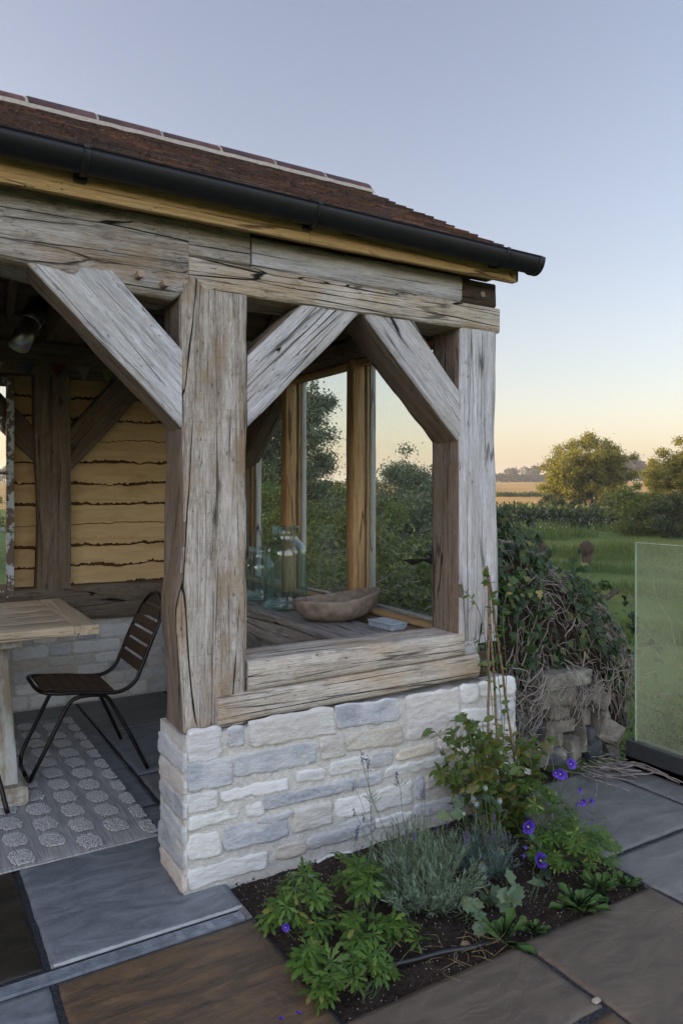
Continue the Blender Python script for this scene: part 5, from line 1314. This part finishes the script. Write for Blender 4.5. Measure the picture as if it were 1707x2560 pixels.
def rosette(base,n,s,label,tmp=L_TOOTH,mat='lf_weed',lift=.45):
    o=empty('dandelion',base,0,label,'dandelion','toothed weeds along the front of the bed'); a=np.arange(n)*2.4+r.rand()
    D=np.stack([np.cos(a),np.sin(a),r.uniform(.05,lift*2,n)],1); P=D*.008; N=np.stack([-.4*np.cos(a),-.4*np.sin(a),np.ones(n)],1)
    V,T=scatter(*tmp,P,D,N,r.uniform(.5,.95,n)*s); tri_mesh('leaves',V,T,M[mat],o); return o
rosette((.775,-.775,-.01),9,.115,'dandelion rosette beside the black hose end',lift=.7)
rosette((1.13,-.775,-.005),13,.12,'largest dandelion rosette, hanging over the flag edge')
rosette((.90,-.79,-.01),9,.07,'small dandelion close to the edge between the two flags')
rosette((1.28,-.74,-.005),12,.10,'dandelion under the right geranium')
rosette((1.385,-.76,-.005),12,.075,'smallest dandelion at the far right corner of the bed')
# little fallen things
pt=fan([(0,0,0),(-.4,.4,.05),(-.3,.9,.1),(.3,.9,.1),(.4,.4,.05),(0,0,0)])
for (x,y) in ((.057,-.739),(.006,-.733),(.045,-.80)):
    V,T=scatter(*pt,[(0,0,.001),(0,0,.003)],[(1,.3,.1),(-.3,1,.2)],[(0,0,1),(.2,0,1)],.011); o=tri_mesh('fallen_petal',V,T,M['petal']); o.location=(x,y,.003); tag(o,'violet petal fallen on the brown flag','petal','fallen violet petals')
mb=MB(); rock(mb,(0,0,0),(.015,.012,.010),seed=9,n=5); o=mb.build('pebble',M['cane']); o.location=(.655,-.735,.0); tag(o,'tan pebble on the soil beside the hose','pebble')
mb=MB(); rock(mb,(0,0,0),(.014,.009,.004),seed=19,n=5); o=mb.build('stone_chip',M['mort_r']); o.location=(.800,-1.125,.004); tag(o,'pale stone chip at the paving joint','stone chip')
mb=MB()
for i in range(26):
    p=Vector((r.uniform(.5,.75),r.uniform(-.83,-.7),.004)); a=r.uniform(0,6.3); mb.tube([p,p+Vector((math.cos(a)*.03,math.sin(a)*.03,r.uniform(0,.02))),p+Vector((math.cos(a+.4)*.07,math.sin(a+.4)*.07,r.uniform(0,.02)))],.0008,4)
tag(mb.build('dry_stalks',M['lf_dry']),'thin dry stalks littering the soil at the bed edge','dry stalks',kind='stuff')
# ---------------------------------------------------------------- land
def sst(a,b,x): t=min(1,max(0,(x-a)/(b-a))); return t*t*(3-2*t)
def ground(lat,fwd):
    rr=math.hypot(lat,fwd)
    z=-.30-1.05*sst(7,17,rr)
    z+=.45*sst(60,76,fwd)+.8*sst(78,112,fwd)+4.4*sst(105,380,rr)*(1 if fwd>0 else .3)
    if rr>380: z+=(rr-380)*.003
    z+=noise.noise(Vector((lat*.06,fwd*.06,0)))*.25*sst(12,30,rr)+noise.noise(Vector((lat*.02,fwd*.02,5)))*.5*sst(80,150,rr)
    z+=13*sst(-39,-56,lat)*(1-sst(38,54,fwd))*sst(-140,-90,fwd) if lat<-39 else 0  # unseen hill at left, added to keep the low sun off the foreground
    return z
rad=[0]+[1.5*1.085**i for i in range(90)]
def patch(name,r0,r1,mat,na=220):
    rs_=[x for x in rad if r0<=x<=r1]; vs=[];fs=[]
    for a in range(na):
        for q in rs_:
            t=2*math.pi*a/na; la,fw=q*math.sin(t),q*math.cos(t); p=WP(la,fw,ground(la,fw)); vs.append(p)
    n=len(rs_)
    for a in range(na):
        b=(a+1)%na
        for k in range(n-1): fs.append((a*n+k,b*n+k,b*n+k+1,a*n+k+1))
    mb=MB(); mb.add(vs,[f[::-1] for f in fs]); return tag(mb.build(name,mat),kind='structure')
def meadowm():
    t=NT('meadow_grass'); a=t.noise(t.co((1,1,1),rand=False),.5,6,.7); b=t.noise(t.co(rand=False),6,5,.8); d=t.noise(t.co((1,1,1),rand=False),.14,4,.6)
    c=t.mix(t.mr(a,.35,.65),(.055,.095,.022),(.11,.155,.04)); c=t.mix(t.mr(b,.4,.7,0,.5),c,(.14,.18,.06)); c=t.mix(t.mr(d,.52,.68,0,.5),c,(.16,.14,.05))
    return t.fin(c,.95,t.bump(b,1,.08),spec=.1)
def fieldm():
    t=NT('stubble_field'); a=t.noise(t.co((1,1,1),rand=False),.05,4,.6); b=t.noise(t.co((1,1,1),rand=False),1.2,5,.7)
    w_=t.noise(t.co((.02,.35,1),rand=False,rot=(0,0,.5)),1,2)
    c=t.mix(t.mr(a,.35,.65),(.30,.19,.075),(.42,.27,.10)); c=t.mix(t.mr(b,.45,.7,0,.4),c,(.24,.17,.08)); c=t.mix(t.mr(w_,.52,.6,0,.5),c,(.20,.14,.07))
    return t.fin(c,.95,t.bump(b,.6,.1),spec=.05)
M['meadow']=meadowm(); M['field']=fieldm()
edge=[x for x in rad if x<92][-1]
patch('meadow',0,edge,M['meadow']); patch('field',edge,2600,M['field'])
def gz(la,fw): return ground(la,fw)
M['umbel']=leafm('pale_umbels',(.35,.36,.3),(.45,.46,.4),None,.3)
# grass tufts over the meadow, white umbels, dry grass bank, undergrowth
r=np.random.RandomState(21)
def stuffleaf(name,n,lat,fwd,temp,size,mat,label,cat,up=1.0,h=(0,.1),den=None,spread=.5):
    P=[];D=[];S=[]
    while len(P)<n:
        f=r.uniform(*fwd); la=r.uniform(*lat) if not callable(lat) else lat(f)
        if den and noise.noise(Vector((la*den,f*den,3)))<-.02: continue
        P.append(WP(la,f,gz(la,f)+r.uniform(*h))); D.append((r.normal(0,spread),r.normal(0,spread),up)); S.append(r.uniform(*size)*(.6+.4*f/fwd[1]))
    N=r.randn(n,3)*[1,1,.3]; V,T=scatter(*temp,P,D,N,S); return tag(tri_mesh(name,V,T,M[mat]),label,cat,kind='stuff')
M['lf_grass']=leafm('grass_blades',(.06,.10,.025),(.09,.14,.035),(.14,.16,.06),.3,.7,.1)
lr=lambda f: r.uniform(.0,.52)*f
BL=(np.array([(-.045,0,0),(.045,0,0),(.0,1,.1)]),np.array([(0,1,2)]))
stuffleaf('grass',26000,lr,(9,34),BL,(.14,.34),'lf_grass','short green meadow grass beyond the terrace','grass',den=.35)
stuffleaf('grass',14000,lr,(30,60),BL,(.4,.9),'lf_grass','longer rough grass towards the hedgerow','grass',den=.15)
stuffleaf('wild_flowers',260,lambda f:r.uniform(.2,.42)*f,(36,50),L_DIA,(.05,.10),'umbel','white wild flower heads in the rough grass before the hedgerow','flowers',h=(.5,1.0),den=.2)
stuffleaf('undergrowth',16000,lambda f:r.uniform(.17,.6)*f,(50,60),L_DIA,(.25,.5),'lf_dark','dark nettles and brambles along the foot of the hedgerow','undergrowth',h=(0,1.3),spread=1)
stuffleaf('dry_grass',9000,lambda f:r.uniform(.17,.34)*f,(61,78),BL,(.5,1.0),'lf_dry','dry straw-coloured grass bank behind the hedgerow','grass')
# ---------------------------------------------------------------- trees
def tree(name,lat,fwd,H,crown,n,ls,mat,label,cat,group=None,clump=.45,nc=60,temp=L_DIA,trunk=.18,base=None,flat=.7,shellb=.5,tr_top=.6):
    zb=gz(lat,fwd) if base is None else base; o=WP(lat,fwd,zb); root=empty(name,o,0,label,cat,group)
    cl=[]; tot=sum(c[3]*c[4]*c[5] for c in crown)
    for (cl_,cf,cz,a,b,c) in crown:
        k=max(3,int(nc*a*b*c/tot))
        for _ in range(k):
            d=r.randn(3); d/=np.linalg.norm(d); q=r.rand()**shellb; p=RT*(cl_+d[0]*a*q)+FW*(cf+d[1]*b*q)+Vector((0,0,cz+d[2]*c*q)); cl.append((p,r.uniform(.55,1.25)*clump))
    P=[];per=n//len(cl)
    for p,s in cl:
        k=int(per*(s/clump)**2); g=r.randn(k,3)*[s*.5,s*.5,s*.5*flat]; P.append(np.array(p)+g)
    P=np.concatenate(P); m=len(P); P=P[P[:,2]>.05]; m=len(P)
    V,T=scatter(*temp,P,r.randn(m,3)+[0,0,.2],r.randn(m,3)+[0,0,.8],r.uniform(ls*.6,ls*1.3,m)); tri_mesh('crown',V,T,M[mat],root)
    mb=MB(); top=Vector((0,0,H*tr_top)); tk=curve((0,0,-.2),top,0,6,.15); mb.tube(tk,[trunk*(1-.6*i/6) for i in range(7)],8)
    for p,s in cl[::max(1,len(cl)//16)]:
        a=tk[min(6,1+int(r.rand()*5))]; mb.tube(curve(a,Vector(p),-.1,5,.2),[trunk*.35*(1-.75*i/5) for i in range(6)],5)
    mb.build('trunk',M['bark_t'],root); return root
HG='trees and bushes of the hedgerow'
def lt(u,f): return (u-784)*1.08865/1845*f     # lateral metres of a column of the photograph at distance f
def zt(v,f): return 1.45+(1220-v*1.08865)/1845*f
F0=62
o=lt(1352,F0); b0=gz(o,F0)
tree('willow_tree',o,F0,8,[(-1.5,0,4.7,2.3,2.2,2.0),(.6,0,5.3,2.2,2.2,2.0),(2.6,0,4.3,1.6,1.8,2.0),(-3.0,0,3.6,1.3,1.6,1.5),(.2,0,2.7,3.4,2,1.6),(.1,0,6.7,1.2,1.2,.9),(-1.7,0,6.2,.9,1,.8),(1.7,0,6.2,.9,1,.7)],80000,.15,'lf_tree','big rounded willow with its left side glowing gold in the low sun','tree',HG,.62,190,L_DIA,.35)
for (u,f,w_,h_,mat,lab,n) in ((1205,64,1.3,1.5,'lf_dark','low round bush furthest left in the hedgerow gap',4000),
    (1285,57,1.9,2.2,'lf_dark','dark bush at the left foot of the big willow',12000),
    (1410,57,2.0,2.4,'lf_dark','dark bush at the right foot of the big willow',12000),
    (1152,40,.9,1.7,'lf_dark','dark bush just beside the right post',5000)):
    tree('bush',lt(u,f),f,h_,[(0,0,h_*.5,w_,w_,h_*.5),(-w_*.4,0,h_*.35,w_*.7,w_,h_*.35)],n,.16,mat,lab,'bush',HG,.4,40,trunk=.06)
tree('bush',lt(1470,42),42,3.2,[(0,0,1.6,1.6,1.5,1.5),(1.2,0,1.1,1.6,1.4,1.1),(-.9,0,1.0,1.1,1,1.0)],26000,.12,'lf_bush','yellow-green bush in front of the tall trees at right','bush',HG,.4,60,trunk=.08)
tree('tall_tree',lt(1575,44),44,6.2,[(0,0,3.4,1.6,1.6,2.6),(-1.0,0,2.4,1.1,1.2,1.8),(.6,0,5.2,.8,1,.9)],36000,.12,'lf_tree','tallest tree at the right edge, its top sunlit','tree',HG,.42,70,trunk=.14)
tree('tall_tree',lt(1508,52),52,4.8,[(0,0,3.4,.9,1,1.5),(.3,0,2.0,1.5,1.2,1.6),(-.2,0,4.4,.45,.5,.6)],14000,.13,'lf_tree','slim pointed tree between the big willow and the right edge tree','tree',HG,.4,50,trunk=.12)
tree('bush',lt(1560,40),40,2.6,[(0,0,1.3,1.8,1.5,1.3)],14000,.12,'lf_dark','dark bush below the tallest tree at the right edge','bush',HG,.4,40,trunk=.08)
# far skyline
FG='far trees on the skyline'
for (u,f,w_,h_,lab) in ((1176,420,3.4,9.5,'left far tree of the pair beside the small tower'),(1226,420,4.2,10.5,'right far tree of the pair beside the small tower'),(1158,430,3.0,5.0,'low far tree at the left end of the skyline')):
    tree('far_tree',lt(u,f),f,h_,[(0,0,h_*.62,w_,3,h_*.36)],2600,1.0,'lf_far',lab,'tree',FG,1.6,22,trunk=.5)
def belt(name,u0,u1,f,h0,n,size,label,cat,mat='lf_far',hv=.5):
    P=[];
    for i in range(n):
        la=r.uniform(lt(u0,f),lt(u1,f)); h=h0*(1+hv*noise.noise(Vector((la*.09,f,0)))+.3*hv*noise.noise(Vector((la*.4,f,0)))); P.append(WP(la,f+r.uniform(-3,3),gz(la,f)+h*r.rand()**.7))
    V,T=scatter(*L_DIA,P,r.randn(n,3),r.randn(n,3),r.uniform(size*.6,size*1.2,n)); return tag(tri_mesh(name,V,T,M[mat]),label,cat,kind='stuff')
belt('far_hedge',1100,1330,400,4.2,9000,1.1,'low dark hedge along the far side of the golden field','hedge')
belt('far_wood',1380,1720,330,8.5,16000,1.3,'dark blue wood on the rise behind the tall trees','wood')
belt('far_wood',-800,560,300,6,16000,1.6,'far wood behind the garden room','wood')
belt('far_hedge',1130,1500,118,.55,4000,.4,'thin dark field edge line across the stubble','hedge','lf_dark')
tw=empty('water_tower',WP(lt(1203,420),420,gz(lt(1203,420),420)),0,'small pale round tower between the far pair of trees','tower')
mb=MB(); mb.lathe([(1.9,0),(1.7,8.2)],16); mb.build('shaft',M['rub'],tw)
mb=MB(); mb.lathe([(1.7,8.2),(2.3,8.5),(2.3,8.9),(0,9.8)],16); mb.build('cap',M['rubd'],tw)
mb=MB(); mb.tube([(0,0,0),(0,0,6.5)],.12,6); mb.tube([(-.7,0,5.9),(.7,0,5.9)],.06,5); pl=mb.build('telegraph_pole',M['bark_t']); pl.location=WP(lt(1167,300),300,gz(lt(1167,300),300)); tag(pl,'thin telegraph pole standing in the far golden field','pole')
# dark rounded stump in the meadow
f=24; la=lt(1347,f); sp_=empty('tree_stump',WP(la,f,gz(la,f)),0,'dark brown shaggy stump standing alone in the green meadow','stump')
mb=MB(); rock(mb,(0,0,.72),(.20,.18,.24),seed=3,n=12,p=2.2); mb.tube([(0,0,-.1),(0,0,.3),(.02,0,.62)],[.14,.13,.17],10); mb.build('weathered_wood',M['endgrain'],sp_)
n=900; d=nrm(r.randn(n,3)); P=d*[.20,.18,.24]+[0,0,.72]; V,T=scatter(*L_LIN,P,d+[0,0,-.8],r.randn(n,3),r.uniform(.05,.10,n)); tri_mesh('shaggy_bark',V,T,M['slat'],sp_)
# ---------------------------------------------------------------- trees and shrubs behind the end windows
WG='trees behind the end windows'
tree('ash_tree',lt(690,19),19,5.8,[(.1,0,4.3,1.0,1.2,1.2),(-.9,0,3.4,1.5,1.4,1.7),(.5,0,2.6,1.2,1.4,1.6),(.1,0,5.2,.6,.7,.7),(-.8,0,4.9,.8,.8,.8),(-2.4,0,3.4,1.5,1.4,1.9)],90000,.075,'lf_grey','tall grey-green tree filling the middle pane','tree',WG,.36,190,trunk=.16)
tree('hazel_tree',lt(925,17),17,3.8,[(0,0,2.3,.9,1,1.1),(.7,0,1.9,.8,.9,1.1),(-.6,0,1.6,.8,.9,1.0),(.1,0,3.2,.35,.4,.5)],60000,.062,'lf_grey','shorter loose-topped tree seen through the nearest pane','tree',WG,.3,150,trunk=.1)
tree('hazel_tree',lt(1020,22),22,3.4,[(0,0,1.8,1.2,1,1.3)],14000,.08,'lf_grey','bushy tree half hidden by the right post','tree',WG,.3,50,trunk=.1)
tree('thorn_tree',lt(560,22),22,5.6,[(0,0,3.2,2.0,1.6,2.2),(-2.0,0,2.4,1.8,1.6,1.8)],26000,.10,'lf_dark','dark tree behind the left pane','tree',WG,.4,90,trunk=.14)
tree('hedge_shrub',lt(760,13),13,2.6,[(0,0,1.5,1.2,1,1.1),(-1.2,0,1.5,1.1,1,1.1),(1.2,0,1.2,1.0,.9,1.0)],34000,.06,'lf_bush','dense shrub below the tall grey-green tree','shrub',WG,.26,90,trunk=.06)
def shrub(x,y,h,w_,n,ls,mat,label,seed,twigs=18,z0=-.3):
    root=empty('elder_shrub',(x,y,z0),0,label,'shrub','shrubs just outside the end windows'); mb=MB(); md=MB(); P=[];D=[];N=[];S=[]
    for i in range(twigs):
        a=r.uniform(0,6.28); q=math.sqrt(r.rand()); e=Vector((w_*q*math.cos(a),w_*1.2*q*math.sin(a),(h-z0)*r.uniform(.55,1.0)*(1-.25*q)))
        c=curve((r.normal(0,.06),r.normal(0,.06),0),e,0,9,.16); mb.tube(c,[.007*(1-.08*k) for k in range(10)],5)
        for k in range(n//twigs):
            i2=r.randint(2,9); p=c[i2].lerp(c[i2+1],r.rand())+rv(.06); P.append(p);D.append(r.randn(3)+[0,0,-.2]);N.append((r.normal(0,.5),r.normal(0,.5),1));S.append(r.uniform(*ls))
    for i in range(twigs//2):
        a=r.uniform(2.6,5.2); p=Vector((r.normal(0,w_*.4),r.normal(0,w_*.4),r.uniform(.3,.85)*(h-z0))); pts=[];ph=r.rand()*50; el=r.uniform(-.3,1)
        for k in range(14): pts.append(p); a+=.7*noise.noise(Vector((k*.4,ph,0))); el+=.6*noise.noise(Vector((k*.4,ph,4))); p=p+Vector((math.cos(a)*math.cos(el),math.sin(a)*math.cos(el),math.sin(el)))*.04
        md.tube(pts,[.004*(1-.05*k) for k in range(14)],4)
    mb.build('branches',M['bark_t'],root); md.build('dead_twigs',M['twig'],root); V,T=scatter(*L_OVAL,P,D,N,S); tri_mesh('leaves',V,T,M[mat],root)
shrub(2.6,2.1,1.28,.55,4200,(.04,.075),'lf_bush','green elder shrub close outside the nearest pane with pale dead twigs',1)
shrub(2.3,3.6,1.35,.6,4200,(.04,.08),'lf_bush','leafy shrub outside the middle pane',2)
shrub(3.4,3.3,1.15,.6,3600,(.04,.07),'lf_dark','darker shrub standing a little further off between the two leafy ones',3)
shrub(2.2,5.2,1.5,.7,3600,(.05,.09),'lf_dark','dark shrub behind the left pane',4)
shrub(4.3,4.6,1.0,.8,3600,(.05,.08),'lf_bush','lower bright shrub further out behind the nearest pane',5)
shrub(2.05,2.9,.95,.35,1800,(.04,.07),'lf_jas','small shrub with reddish leaf tips against the window sill',6,12)
for (x,y,zb,zt_) in ((1.75,3.05,1.05,1.75),):
    q=leafy('vine_shoot',(x,y,-.2),[(x-.02,y+.03,1.62),(x+.03,y,1.50),(x,y+.05,1.22),(x+.02,y,1.25)],L_IVY,(.06,.09),'lf_ger','light green vine shoot with broad leaves outside the left pane','vine',3,droop=.4,jit=.04)
shrub(3.05,.10,.62,.40,2600,(.03,.05),'lf_bush','yellow-green shrub beyond the balustrade glass',7,14,-.4)
shrub(3.5,-.5,.45,.45,2400,(.03,.05),'lf_bush','low shrub beyond the balustrade at the right edge',8,14,-.5)
tree('thorn_tree',lt(840,25),25,3.4,[(0,0,1.9,2.2,1.4,1.3)],20000,.09,'lf_grey','low tree filling the gap behind the middle mullion','tree',WG,.36,60,trunk=.1)
# dry brush on the ground just outside the windows
mb=MB()
for i in range(420):
    p=Vector((r.uniform(1.65,3.2),r.uniform(.9,3.5),r.uniform(.2,.66))); a=r.uniform(0,6.3); pts=[];ph=r.rand()*50
    for k in range(9): pts.append(p); a+=.8*noise.noise(Vector((k*.5,ph,0))); p=p+Vector((math.cos(a),math.sin(a),.5*noise.noise(Vector((k*.5,ph,6)))))*.045
    mb.tube(pts,r.uniform(.0015,.004),4,cap=False)
tag(mb.build('brushwood',M['twig']),'heap of dry twigs lying below the end windows','brushwood',kind='stuff')
mb=MB(); vs=[]
for i in range(31):
    for j in range(41):
        x=1.62+2.2*i/30; y=.75+4.5*j/40; vs.append((x,y,-.4+1.0*math.sin(math.pi*min(1,i/30*.6+.45))*(.85+.3*noise.noise(Vector((x*2,y*2,0))))*sst(.75,1.3,y)*(1-sst(4.4,5.25,y))))
mb.add(vs,[(i*41+j,(i+1)*41+j,(i+1)*41+j+1,i*41+j+1) for i in range(30) for j in range(40)])
tag(mb.build('earth_bank',M['soil']),kind='structure')
# behind the rear window: sunlit bush, fence
tree('garden_tree',-13.5,26,3.6,[(0,0,2.0,1.6,1.5,1.5)],9000,.12,'lf_tree','sunlit golden tree seen through the old sash window at left','tree',None,.4,40,trunk=.1)

# ---------------------------------------------------------------- haze over the land
hz=bpy.data.materials.new('haze'); hz.use_nodes=True; hn=hz.node_tree; hn.nodes.clear()
ho=hn.nodes.new('ShaderNodeOutputMaterial'); hv=hn.nodes.new('ShaderNodeVolumePrincipled'); hv.inputs['Color'].default_value=(.93,.93,.96,1); hv.inputs['Density'].default_value=.0006; hv.inputs['Anisotropy'].default_value=.3
hn.links.new(hv.outputs[0],ho.inputs['Volume'])
mb=MB(); mb.box((-2800,-2800,-8),(2800,2800,42)); tag(mb.build('haze',hz),'thin evening haze over the fields','haze',kind='stuff')
